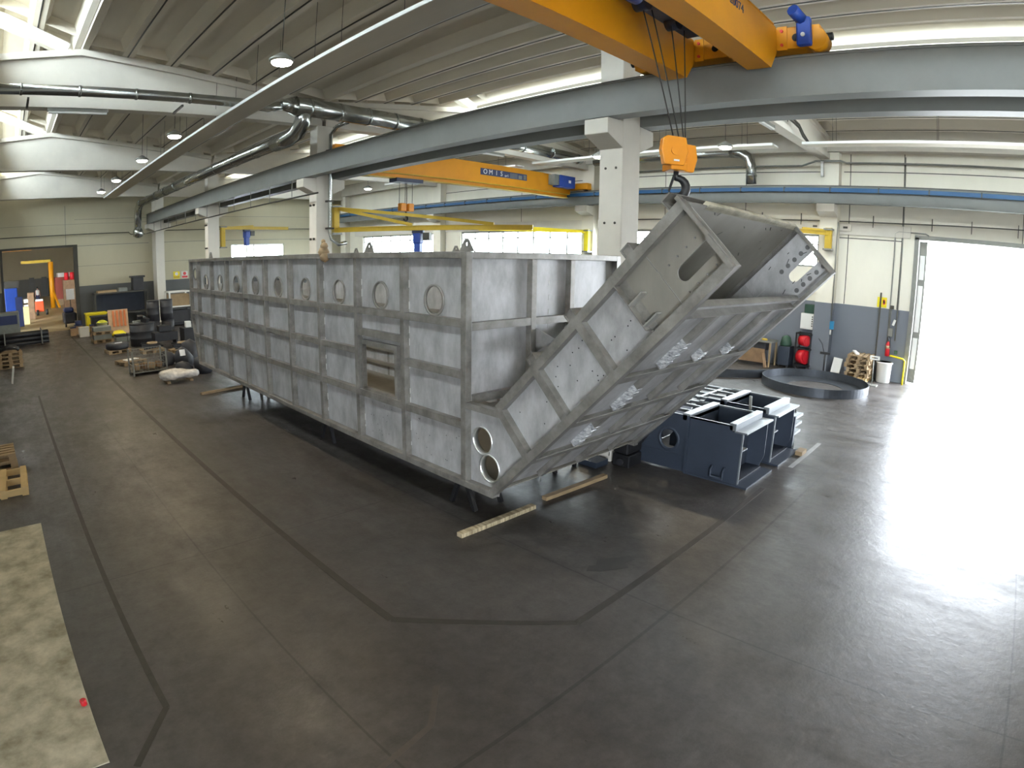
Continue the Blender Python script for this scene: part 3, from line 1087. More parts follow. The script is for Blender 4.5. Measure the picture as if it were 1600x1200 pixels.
# open trough on the end wall
b = MB()
for a, c in ((1.26, 1.28), (1.95, 1.97)):
    b.hexa([(a, 0, 2.2), (c, 0, 2.2), (c, 0.09, 2.2), (a, 0.09, 2.2), (a, -0.33, 2.42), (c, -0.33, 2.42), (c, 0.09, 2.56), (a, 0.09, 2.56)])
b.hexa([(1.26, -0.33, 2.40), (1.97, -0.33, 2.40), (1.97, 0.05, 2.18), (1.26, 0.05, 2.18), (1.26, -0.35, 2.42), (1.97, -0.35, 2.42), (1.97, 0.07, 2.2), (1.26, 0.07, 2.2)])
tb('overflow_trough', b, MT['steel'])
# dirt-covered ledge inside the hinge corner
tb('ledge', MB().box(0.1, LU - 0.1, -0.5, 0.0, 1.60, 1.63), MT['inner'])
# lifting lugs on the top rails
for (u, v, ax) in ((0.05, 0.05, 1), (0.05, 2.29, 1), (0.05, 10.3, 1), (LU - 0.05, 4, 1), (LU - 0.05, 8, 1)):
    b = MB()
    b.plate([(v - 0.13, ZT), (v + 0.13, ZT), (v + 0.03, ZT + 0.15), (v - 0.03, ZT + 0.15)], [circle(v, ZT + 0.09, 0.025, 10)], lambda p, z, tt: (tt, p, z), u - 0.012, u + 0.012)
    tb('lifting_lug', b, MT['tube'])

# --- triangular cheek plates and the inclined chute
NB, NT = 0.064, 0.865          # outer faces of the lower and upper chute tubes
S0, S1 = 0.78, 4.88
R1, R2, R3, R4 = 1.65, 2.44, 3.25, 3.82
C = T
for (t0, t1) in ((0.094, 0.10), (LU - 0.10, LU - 0.094)):
    v_of = lambda s_, n: ((n - s_) * q2, (n + s_) * q2)
    ol = [(0.0, ZB + 0.05), (-0.46, ZB + 0.05), v_of(R1, NB + 0.05), v_of(R1, 0.76), (-0.58, 1.66), (0.0, 1.66)]
    b = MB()
    h = [circle(-0.215, 1.235, 0.168), circle(-0.352, 0.90, 0.168)] if t0 < 1 else []
    b.plate(ol, h, lambda p, z, tt: (tt, p, z), t0, t1)
    tb('cheek_plate', b, MT['steel'])
for (v, z) in ((-0.215, 1.235), (-0.352, 0.90)):
    b = MB()
    n = 28
    vs = []
    for x, rr in ((0.08, 0.168), (0.08, 0.182), (0.17, 0.182), (0.17, 0.168)):
        for k in range(n):
            a = 2 * pi * k / n
            vs.append((x, v + rr * cos(a), z + rr * sin(a)))
    b.add(vs, [(j * n + k, j * n + (k + 1) % n, ((j + 1) % 4) * n + (k + 1) % n, ((j + 1) % 4) * n + k) for j in range(4) for k in range(n)], True)
    tb('pipe_sleeve', b, MT['weld'])
for u0 in (0.0, LU - 0.1):
    tb('rail', MB().box(u0, u0 + 0.1, -0.60, 0.0, 1.62, 1.70), MT['tube'])
# chute side plates with the slot and bolt holes
SL0, SL1, SN0, SN1 = 4.36, 4.872, 0.305, 0.455
slot = [(SL1, SN0)] + [(SL0 + 0.0 - (0.075 * cos(a)) + 0.075, (SN0 + SN1) / 2 + 0.075 * sin(a)) for a in [(-pi / 2 + pi * i / 12) for i in range(13)]] + [(SL1, SN1)]
slot = [(SL0 + 0.075 - 0.075 * sin(pi * i / 12), (SN0 + SN1) / 2 - 0.075 * cos(pi * i / 12)) for i in range(13)] + [(SL1, SN1), (SL1, SN0)]
bolts = [circle(SL0 + 0.12 * k, n, 0.012, 8) for k in range(5) for n in (0.22, 0.54)]
for (t0, t1) in ((0.094, 0.10), (LU - 0.10, LU - 0.094)):
    b = MB()
    b.plate(rect(R1, S1, NB + 0.05, NT - 0.05), [slot] + bolts, lambda s_, n, tt: ch(tt, s_, n), t0, t1)
    tb('chute_side', b, MT['steel'])
# doubler plate at the outlet, with a seam
b = MB()
b.plate(rect(4.235, S1 - 0.001, NB + 0.1, NT - 0.1), [slot] + bolts, lambda s_, n, tt: ch(tt, s_, n), 0.086, 0.094)
tb('wear_plate', b, MT['inner'], label='brownish steel wear plate with a slot')
tb('wear_plate', MB().box(0.089, 0.0945, R4 + 0.09, 4.228, NB + 0.1, NT - 0.1, lambda x, s_, n: ch(x, s_, n)), MT['inner'])
for u0 in (0.0, LU - 0.1):
    tb('chute_tube', MB().box(u0, u0 + 0.1, S0 - 0.0, S1, NB, NB + 0.1, ch), MT['tube'])
    tb('chute_tube', MB().box(u0, u0 + 0.1, 1.62, S1, NT - 0.1, NT, ch), MT['tube'])
    for s_ in (R1, R2, R3):
        tb('rib', MB().box(u0, u0 + 0.1, s_ - 0.075, s_ + 0.025, NB + 0.1, NT - 0.1, ch), MT['tube'])
    # angled channel rib at R4
    b = MB()
    b.box(u0 + 0.0, u0 + 0.1, R4 - 0.012, R4, NB + 0.16, NT - 0.1, ch)
    b.box(u0 + 0.088, u0 + 0.1, R4, R4 + 0.09, NB + 0.1, NT - 0.1, ch)
    b.hexa([ch(u0, R4 - 0.012, NB + 0.16), ch(u0 + 0.1, R4 - 0.012, NB + 0.16), ch(u0 + 0.1, R4, NB + 0.16), ch(u0, R4, NB + 0.16),
            ch(u0, R4 + 0.048, NB + 0.1), ch(u0 + 0.1, R4 + 0.048, NB + 0.1), ch(u0 + 0.1, R4 + 0.06, NB + 0.1), ch(u0, R4 + 0.06, NB + 0.1)])
    tb('rib', b, MT['tube'])
    for n in (0.52, 0.27):
        tb('gusset', MB().box(u0, u0 + 0.1, R4, R4 + 0.19, n - 0.008, n + 0.008, ch), MT['weld'])
    # end flange of the outlet: two stacked angles
    b = MB()
    b.box(u0 - 0.03, u0 + 0.03, S1, S1 + 0.012, NB - 0.01, NT + 0.02, ch)
    b.box(u0 - 0.042, u0 - 0.03, S1 - 0.03, S1 + 0.012, NB - 0.01, NT + 0.02, ch)
    b.box(u0 - 0.056, u0 - 0.042, S1 - 0.05, S1 + 0.0, NB, NB + 0.36, ch)
    tb('outlet_flange', b, MT['tube'])
pen = random.Random(5)
b = MB()
for i in range(9):
    s_, n = pen.uniform(4.0, 4.75), pen.uniform(0.2, 0.7)
    l = pen.uniform(0.03, 0.07)
    d = pen.uniform(-0.03, 0.03)
    b.bar(ch(LU - 0.1015, s_, n), ch(LU - 0.1015, s_ + l, n + d), 0.008, 0.002, (1, 0, 0))
for i in range(12):
    u, s_ = pen.uniform(0.3, 2.9), pen.uniform(4.3, 4.82)
    b.bar(ch(u, s_, NT - 0.032), ch(u + pen.uniform(-0.06, 0.06), s_ + pen.uniform(-0.05, 0.05), NT - 0.032), 0.008, 0.003)
b.split('pen_mark', MT['black'], T, local=True)
b = MB()
for k in range(5):
    for n in (0.22, 0.54):
        for ds in (-0.02,):
            c0 = Vector(ch(LU - 0.1005, SL0 + 0.12 * k + ds, n))
            b.cyl(c0, c0 - Vector((0.002, 0, 0)), 0.032, 12)
b.split('bolt_stain', MT['smudge'], T, local=True)
# chute floor, lip, cover plate
SF = 4.3
tb('chute_floor', MB().box(0.1, LU - 0.1, S0, SF, NB + 0.09, NB + 0.10, ch), MT['steel'])
tb('chute_floor', MB().box(0.0, 0.1, S0, S0 + 0.01, NB, NB + 0.1, ch), MT['steel'])
b = MB()
b.box(0.1, LU - 0.1, SF - 0.14, SF - 0.13, NB, NB + 0.10, ch).box(0.1, LU - 0.1, SF - 0.14, SF, NB + 0.095, NB + 0.107, ch)
b.box(0.1, LU - 0.1, SF - 0.012, SF, NB + 0.03, NB + 0.1, ch)
tb('outlet_lip', b, MT['tube'])
b = MB()
for i in range(9):
    u = 0.45 + i * 0.3
    b.box(u, u + 0.06, SF - 0.07, SF - 0.05, NB + 0.106, NB + 0.112, ch)
b.split('bolt_slot', MT['weld'], T, local=True)
tb('cover_plate', MB().box(0.1, LU - 0.1, 1.65, S1, NT - 0.03, NT - 0.02, ch), MT['inner'])
tb('lit_cover_edge', MB().box(0.5, LU - 0.1, S1 - 0.05, S1 + 0.02, NT - 0.03, NT + 0.02, ch), MT['slab'])  # pale cream colour stands in for light on the cover's top flange
# cover stiffeners: channels whose ends show above the upper tube
for s_ in (2.46, 3.2, 4.15):
    b = MB()
    b.box(0.0, LU, s_ - 0.06, s_ + 0.06, NT, NT + 0.012, ch).box(0.0, LU, s_ - 0.06, s_ - 0.048, NT, NT + 0.1, ch).box(0.0, LU, s_ + 0.048, s_ + 0.06, NT, NT + 0.1, ch).box(0.0, LU, s_ - 0.06, s_ + 0.06, NT + 0.09, NT + 0.1, ch)
    b.box(0.02, 0.03, s_ - 0.05, s_ + 0.05, NT, NT + 0.1, ch)
    tb('cover_stiffener', b, MT['tube'])
b = MB()
b.box(0.0, LU, 4.72, 4.732, NT, NT + 0.12, ch).box(0.0, LU, 4.72, 4.84, NT + 0.108, NT + 0.12, ch)
tb('cover_stiffener', b, MT['tube'])
tb('lifting_lug', MB().plate([(S1 - 0.9, NT), (S1 - 0.5, NT), (S1 - 0.65, NT + 0.25), (S1 - 0.75, NT + 0.25)], [], lambda s_, n, tt: ch(tt, s_, n), 1.24, 1.27), MT['tube'])
# underside grid
for s_ in (R1, R2, R3):
    tb('cross_channel', MB().box(0.1, LU - 0.1, s_ - 0.10, s_ - 0.09, NB, NB + 0.09, ch).box(0.1, LU - 0.1, s_ - 0.1, s_, NB, NB + 0.01, ch), MT['tube'])
for u in (0.82, 1.60, 2.37):
    for a, c in ((S0 + 0.1, R1 - 0.1), (R1, R2 - 0.1), (R2, R3 - 0.1), (R3, SF - 0.14)):
        tb('stringer', MB().box(u - 0.05, u + 0.05, a, c, NB + 0.01, NB + 0.09, ch), MT['tube'], bevel=0.01)
for u, a in ((0.82, R1 + 0.02), (0.82, R2 + 0.02), (0.82, R3 + 0.02), (1.6, R3 + 0.02), (2.37, R3 + 0.02)):
    L = 0.42 if u < 1 else 0.16
    b = MB()
    n = 7
    for k in range(n):
        s0 = a + L * k / n
        hh = 0.004 + 0.006 * (k % 2)
        b.box(u - 0.054 - 0.004 * (k % 2), u + 0.054 - 0.004 * (k % 3), s0, s0 + L / n, NB + 0.01 - hh, NB + 0.085, ch)
    tb('protective_foil', b, MT['foil'], label='crumpled shiny protective foil')
# small bolt holes drawn as dark dimples on the plates
b = MB()
rnd = random.Random(3)
for i in range(26):
    s_, n = rnd.uniform(1.8, 3.7), rnd.uniform(0.2, 0.7)
    if min(abs(s_ - r + 0.03) for r in (R1, R2, R3, R4)) < 0.09:
        continue
    c0 = Vector(ch(0.0935, s_, n))
    b.cyl(c0, c0 + Vector((0.002, 0, 0)), 0.008, 8)
for i in range(14):
    v, z = rnd.uniform(0.2, 1.25), rnd.uniform(0.75, 1.25)
    b.cyl((0.0935, v, z), (0.0955, v, z), 0.007, 8)
    v, z = rnd.uniform(1.5, 2.5), rnd.uniform(0.75, 1.25)
    b.cyl((0.0935, v, z), (0.0955, v, z), 0.007, 8)
b.split('screw_hole', MT['black'], T, local=True)
# weld beads beside the ribs
b = MB()
for v in (RIB[0] - 0.008, RIB[1] - 0.008, RIB[2] - 0.006):
    z = 0.8
    while z < 3.4:
        l = rnd.uniform(0.03, 0.14)
        b.box(0.085, 0.0942, v - 0.004, v + 0.003, z, z + l)
        z += l + rnd.uniform(0.05, 0.45)
z = 1.9
while z < 3.3:
    b.box(1.60, 1.607, 0.088, 0.0945, z, z + 0.07)
    z += 0.2
b.split('weld_bead', MT['weld'], T, local=True)
b = MB()
for u in (0.3, 1.1, 1.9, 2.7):
    b.cyl((u, -0.3, ZB - 0.12), (u, -0.31, ZB + 0.02), 0.012, 6)
b.split('bolt_pin', MT['weld'], T, local=True)


# stands under the tank
def trestle(u, v, label):
    c = T.matrix_world
    Rm = Matrix.Rotation(-math.atan(0.015), 4, 'Z')
    wp = lambda a, d, z: Vector(P0) + Rm @ Vector((a, d, z))
    t = thing('support_trestle', label, 'trestle', wp(u, v, 0), 'dark trestles under the tank')
    MB().bar(wp(u - 0.18, v, ZB - 0.06), wp(u + 0.6, v, ZB - 0.06), 0.12, 0.12).build('beam', MT['black'], t)
    for du, dv in ((0.0, 0.16), (0.0, -0.16), (0.5, 0.16), (0.5, -0.16)):
        MB().bar(wp(u + du, v + dv * 0.3, ZB - 0.1), wp(u + du, v + dv * 1.6, 0.0), 0.06, 0.06, (1, 0, 0)).build('leg', MT['black'], t)


for v, lb in ((0.55, 'black trestle leg under the near tank corner'), (4.6, 'black trestle under the middle of the tank side'), (9.1, 'black trestle under the far part of the tank side')):
    trestle(0.42, v, lb)
for v, lb in ((0.8, 'trestle under the tank on its hidden side, near end'), (8.5, 'trestle under the tank on its hidden side, far end')):
    trestle(2.4, v, lb)
b = MB().tube([(0, 0, 0)] * 2, 0.01) if False else MB()
# sacking hung over the near top rail
Rm = Matrix.Rotation(-math.atan(0.015), 4, 'Z')
wp = lambda a, d, z: Vector(P0) + Rm @ Vector((a, d, z))
b = MB()
for (dv, dz, r) in ((0, 0.12, 0.07), (0.02, 0.02, 0.1), (-0.02, -0.06, 0.09), (0.03, 0.2, 0.04)):
    c = wp(-0.02, 3.62 + dv, 3.55 + dz)
    b.lathe(c, [(0.001, -r), (r * 0.75, -r * 0.6), (r, 0), (r * 0.7, r * 0.7), (0.001, r)], 9)
single(b, 'chain_bag', MT['owood'], 'brown sacking bundle hooked over the top rail of the tank', 'bag')

# ================================================================== near bridge crane
CX0, CX1 = -4.75, 7.86
t = thing('bridge_crane', 'big yellow double girder bridge crane numbered 20074', 'crane', (1.5, 3.64, 6.1))
for (ya, yb) in ((4.10, 4.45), (2.84, 3.18)):
    b = MB()
    z0, z1, zt = 6.14, 6.78, 6.40
    xa, xe = CX0 + 0.3, CX1 - 0.1
    # web tapering up at the ends
    b.hexa([(xa + 1.0, ya, z0), (xe - 0.12, ya, z0), (xe - 0.12, yb, z0), (xa + 1.0, yb, z0), (xa + 1.0, ya, z1), (xe - 0.12, ya, z1), (xe - 0.12, yb, z1), (xa + 1.0, yb, z1)])
    b.hexa([(xe - 0.12, ya, z0), (xe + 0.1, ya, z0 + 0.27), (xe + 0.1, yb, z0 + 0.27), (xe - 0.12, yb, z0), (xe - 0.12, ya, z1), (xe + 0.1, ya, z1), (xe + 0.1, yb, z1), (xe - 0.12, yb, z1)])
    b.hexa([(xa, ya, z0 + 0.27), (xa + 1.0, ya, z0), (xa + 1.0, yb, z0), (xa, yb, z0 + 0.27), (xa, ya, z1), (xa + 1.0, ya, z1), (xa + 1.0, yb, z1), (xa, yb, z1)])
    g = b.build('girder', MT['yellow'], t)
    MB().box(xa, xe, ya - 0.012, yb + 0.012, z1, z1 + 0.015).build('top_plate', MT['yellow'], g)
    MB().box(xa, xe, (ya + yb) / 2 - 0.03, (ya + yb) / 2 + 0.03, z1 + 0.014, z1 + 0.06).build('rail', MT['dpipe'], g)
    if ya < 3.5:
        mw = Matrix.Translation((6.55, ya - 0.002, 6.60)) @ Matrix.Rotation(radians(90), 4, 'X')
        text(g, '20074', 'girder_number', MT['navy'], 0.16, mw)
for xc in (8.06, CX0):
    e = MB().box(xc - 0.15, xc + 0.15, 2.25, 5.15, 6.47, 6.78).build('end_truck', MT['yellow'], t, bevel=0.01)
    s = -1 if xc > 0 else 1
    xf = xc + s * 0.15
    for ya in (2.66, 2.50, 3.92):
        pass
    for (y0, y1) in ((2.70, 2.84), (3.96, 4.10)):
        MB().box(min(xf, xf + s * 0.02), max(xf, xf + s * 0.02), y0, y1, 6.45, 6.79).build('splice_plate', MT['yellow'], e)
        b = MB()
        for z in (6.52, 6.72):
            b.cyl((xf + s * 0.02, y0 + 0.07, z), (xf + s * 0.045, y0 + 0.07, z), 0.022, 8)
        b.split('bolt', MT['signr'], e)
    for y in (2.58, 3.78):
        MB().cyl((xf, y, 6.62), (xf + s * 0.006, y, 6.62), 0.055, 20).build('hand_hole', MT['black'], e)
    for y in (2.42, 5.0):
        MB().cyl((xc - 0.17, y - (0.12 if y < 3 else 0), 6.57), (xc + 0.09, y - (0.12 if y < 3 else 0), 6.57), 0.15, 24).build('wheel', MT['yellow'], t)
        MB().cyl((xc - 0.12, y, 6.55), (xc + 0.12, y, 6.55), 0.15, 24).build('wheel_flange', MT['yellow'], t) if False else None
    for y, sy in ((2.25, -1), (5.15, 1)):
        MB().cyl((xc, y, 6.64), (xc, y + sy * 0.14, 6.64), 0.055, 14).build('buffer', MT['black'], t)
# travel drive on the end truck
dr = MB().rbox((7.84, 2.44, 6.66), (0.12, 0.20, 0.40)).build('travel_drive', MT['blue'], t, bevel=0.03)
MB().cyl((7.84, 2.46, 6.82), (7.62, 2.52, 6.90), 0.085, 8).build('motor', MT['blue'], dr)
MB().cyl((7.765, 2.44, 6.60), (7.781, 2.44, 6.60), 0.03, 12).build('hub_cap', MT['weld'], dr)
# hoist trolley between the girders
tr = MB().box(5.45, 7.1, 3.55, 3.80, 6.50, 6.64).build('trolley', MT['dblue'], t)
MB().cyl((5.5, 3.66, 6.92), (6.7, 3.66, 6.92), 0.17, 20).build('drum', MT['dblue'], tr)
for x in (5.80, 6.52):
    MB().cyl((x, 3.60, 6.5), (x, 3.76, 6.5), 0.10, 18).build('sheave', MT['dblue'], tr)
MB().cyl((5.45, 3.66, 6.53), (5.68, 3.66, 6.53), 0.10, 16).build('motor', MT['blue'], tr)
b = MB()
for x in (5.6, 6.95):
    for y in (3.01, 4.27):
        b.box(x - 0.1, x + 0.1, y - 0.05, y + 0.05, 6.84, 6.99)
    b.box(x - 0.06, x + 0.06, 3.0, 4.3, 6.88, 6.97).box(x - 0.05, x + 0.05, 3.6, 3.75, 6.6, 6.9)
b.split('trolley_fitting', MT['dblue'], tr)

# hook block on its ropes
HB = Vector((6.10, 3.42, 4.74))
t = thing('hook_block', 'orange twin hook block hanging on ropes above the chute', 'hook block', HB - Vector((0, 0, 0.5)))
# block axes: cheeks face the camera (normal roughly -X-Y)
ax = Vector((0.80, -0.60, 0)).normalized()   # along picture right
ay = Vector((0.60, 0.80, 0)).normalized()
az_ = Vector((0.03, -0.03, 1)).normalized()
ob = lambda c, d: [(-0.15, 0.13), (-0.165, 0.0), (-0.12, -0.16), (0.12, -0.16), (0.165, 0.0), (0.13, 0.16), (-0.10, 0.17)]
for k, (off, sh) in enumerate(((-0.10, -0.06), (0.13, 0.19))):
    b = MB()
    b.plate(ob(0, 0), [], lambda a, c, tt: HB + ax * (a * (1 - 0.15 * k) + sh) + az_ * (c - 0.03 * k) + ay * (off + tt), -0.05, 0.045)
    ck = b.build('cheek', MT['orange'], t, bevel=0.012)
    c0 = HB + ax * sh + ay * (off - 0.055)
    MB().cyl(c0, c0 - ay * 0.012, 0.05, 18).build('pin', MT['orange'], ck)
    if k == 0:
        MB().plate([(-0.035, -0.008), (0.035, -0.008), (0.035, 0.012), (-0.035, 0.012)], [], lambda a, c, tt: HB + ax * (a + sh + 0.02) + az_ * (c - 0.11) + ay * (off - 0.058 + tt), 0, 0.004).build('rating_plate', MT['lettering'], ck)
MB().rbox(HB + Vector((0.0, 0.0, -0.17)), (0.2, 0.26, 0.08), rz=atan2(ax.y, ax.x)).build('crosshead', MT['orange'], t, bevel=0.01)
c0 = HB + ax * 0.03 + ay * 0.0
pts = [c0 + az_ * -0.19, c0 + az_ * -0.27]
for i in range(13):
    a = radians(100 - 250 * i / 12)
    pts.append(c0 + az_ * (-0.40 + 0.115 * sin(a)) + ax * (0.02 + 0.115 * cos(a)))
rs = [0.032, 0.03] + [0.034 + 0.022 * sin(pi * i / 12) for i in range(13)]
rs[-1] = 0.018
MB().tube(pts, 0.04, 12, rs=rs).build('hook', MT['black'], t)
MB().bar(c0 + az_ * -0.25 + ax * -0.02, c0 + az_ * -0.44 + ax * -0.075, 0.03, 0.02).build('safety_latch', MT['black'], t)
for (x0, y0, x1) in ((5.97, 3.36, 5.80), (6.10, 3.36, 6.02), (6.28, 3.40, 6.46), (6.42, 3.46, 6.80)):
    MB().cyl((x0, y0, HB.z + 0.12), (x1, 3.68, 6.49), 0.008, 6).build('wire_rope', MT['rope'], t)
lug = wp(*ch(1.255, S1 - 0.70, NT + 0.2))
hk = c0 + az_ * -0.50 + ax * 0.02
t2 = thing('lifting_sling', 'dark lifting sling between the hook and the chute cover', 'sling', lug)
MB().cyl(hk, lug, 0.012, 8).build('strand', MT['rope'], t2)
MB().lathe(lug, [(0.01, -0.03), (0.035, 0), (0.01, 0.05)], 10).build('shackle', MT['black'], t2)

# ------------------------------------------------------------------ far bay crane
t = thing('bridge_crane', 'long yellow single girder crane with a navy lettered sign', 'crane', (15, 16.9, 6.1))
yA, yB2 = 16.78, 17.06
g = MB().box(9.3, 20.75, yA, yB2, 6.26, 7.02).build('girder', MT['yellow'], t)
MB().box(9.3, 20.6, yA - 0.10, yB2 + 0.10, 6.235, 6.262).build('flange', MT['jyellow'], g)
MB().box(9.3, 20.6, yA + 0.06, yB2 - 0.06, 6.12, 6.24).build('rail_web', MT['yellow'], g)
MB().box(9.3, 20.6, yA - 0.02, yB2 + 0.02, 6.10, 6.12).build('flange', MT['jyellow'], g)
sg = MB().box(15.42, 17.95, yA - 0.012, yA - 0.002, 6.57, 6.82).build('sign_plate', MT['navy'], t)
rx = Matrix.Rotation(radians(90), 4, 'X')
for k, c in enumerate('OMIS'):
    text(sg, c, 'sign_letter', MT['lettering'], 0.26, Matrix.Translation((15.66 + 0.285 * k + (0.02 if k == 2 else 0), yA - 0.014, 6.695)) @ rx)
for k, c in enumerate('srl'):
    text(sg, c, 'sign_letter', MT['lettering'], 0.15, Matrix.Translation((16.72 + 0.075 * k, yA - 0.014, 6.65)) @ rx)
b = MB()
for k in range(4):
    b.box(16.98, 17.40, yA - 0.018, yA - 0.012, 6.60 + k * 0.05, 6.625 + k * 0.05)
b.box(17.46, 17.66, yA - 0.018, yA - 0.012, 6.60, 6.74).box(17.75, 17.90, yA - 0.018, yA - 0.012, 6.60, 6.78)
b.split('sign_panel', MT['grey'], sg)
for xc in (9.05, 20.95):
    MB().box(xc - 0.15, xc + 0.15, 15.9, 17.9, 6.47, 6.75).build('end_truck', MT['yellow'], t, bevel=0.01)
    for y in (16.1, 17.7):
        MB().cyl((xc - 0.08, y, 6.55), (xc + 0.08, y, 6.55), 0.13, 20).build('wheel', MT['black'], t)
cb = MB().box(19.55, 20.55, 16.35, 16.77, 6.48, 6.98).build('control_cabinet', MT['blue'], t, bevel=0.015)
MB().box(19.25, 19.55, 16.42, 16.75, 6.55, 6.98).build('resistor_box', MT['grey'], cb)
MB().box(20.1, 20.25, 16.343, 16.352, 6.68, 6.80).build('door_label', MT['lettering'], cb)
MB().box(11.6, 12.7, 16.7, 17.15, 5.98, 6.11).build('trolley', MT['dblue'], t)
t = thing('hook_block', 'small orange hook block hanging from the long yellow crane', 'hook block', (12.12, 16.92, 4.66))
for x in (11.98, 12.30):
    MB().box(x - 0.12, x + 0.12, 16.82, 17.02, 5.0, 5.28).build('cheek', MT['orange'], t, bevel=0.03)
for x in (11.86, 12.10, 12.16, 12.40):
    MB().cyl((x, 16.92, 5.2), (x, 16.92, 6.0), 0.009, 6).build('wire_rope', MT['rope'], t)
MB().tube([(12.14, 16.92, 5.0), (12.14, 16.92, 4.85)] + [(12.14 + 0.08 * sin(a), 16.92, 4.76 + 0.08 * cos(a)) for a in [radians(x) for x in range(0, 271, 30)]], 0.03, 8).build('hook', MT['black'], t)

# ------------------------------------------------------------------ jib cranes
def jib(p, e, zt, zb, zarm, label, m, hoist=None, ties=(0.5, 0.8), depth=0.12):
    p, e = Vector(p), Vector(e)
    t = thing('jib_crane', label, 'jib crane', (p.x, p.y, zb), 'yellow jib cranes')
    d = (e - p).normalized()
    MB().box(p.x - 0.09, p.x + 0.09, p.y - 0.11, p.y + 0.11, zb, zt).build('mast', m, t)
    for z in (zb, zt - 0.08):
        MB().box(p.x - 0.16, p.x + 0.16, p.y - 0.15, p.y + 0.15, z, z + 0.06).build('bearing', MT['pipe'], t)
    a0, a1 = Vector((p.x, p.y, zarm)), Vector((e.x, e.y, zarm))
    b = MB()
    b.bar(a0, a1, 0.05, depth).bar(a0 - Vector((0, 0, depth / 2)), a1 - Vector((0, 0, depth / 2)), 0.14, 0.02).bar(a0 + Vector((0, 0, depth / 2)), a1 + Vector((0, 0, depth / 2)), 0.14, 0.02)
    b.build('arm', m, t)
    L = (e - p).length
    for k in ties:
        q = p + d * L * k
        MB().bar((p.x, p.y, zt - 0.1), (q.x, q.y, zarm + depth / 2 + 0.03), 0.06, 0.09).build('tie_bar', m, t)
    if hoist:
        q = p + d * L * hoist
        h = MB().rbox((q.x, q.y, zarm - 0.30), (0.24, 0.30, 0.30), rz=atan2(d.y, d.x)).build('hoist', MT['blue'], t, bevel=0.03)
        MB().rbox((q.x + d.x * 0.28, q.y + d.y * 0.28, zarm - 0.25), (0.2, 0.2, 0.22), rz=atan2(d.y, d.x)).build('motor', MT['dpipe'], h)
        MB().rbox((q.x, q.y, zarm - 0.11), (0.34, 0.12, 0.1), rz=atan2(d.y, d.x)).build('trolley', MT['dblue'], h)
        MB().rbox((q.x, q.y, zarm - 0.62), (0.18, 0.2, 0.36), rz=atan2(d.y, d.x)).build('chain_bin', MT['blue'], h)
    return t


jib((9.06, 16.3, 0), (12.15, 11.1, 0), 5.05, 4.15, 4.29, 'yellow jib crane on the second middle column above the tank', MT['jyellow'], 0.45, (0.42, 0.82))
jib((9.06, 26.75, 0), (12.6, 27.4, 0), 5.0, 4.0, 4.9, 'yellow jib crane on the slim column with a dark blue hoist', MT['jyellow'], 0.35, (0.45,))
jib((21.02, 5.62, 0), (18.0, 9.5, 0), 4.98, 4.22, 4.80, 'mustard jib bracket on the right wall pilaster', MT['jyellow'], None, (0.2,))
jib((21.02, 16.0, 0), (17.6, 19.2, 0), 4.75, 3.75, 4.65, 'yellow jib bracket beside the broad white column', MT['signy'], None, (0.5,))

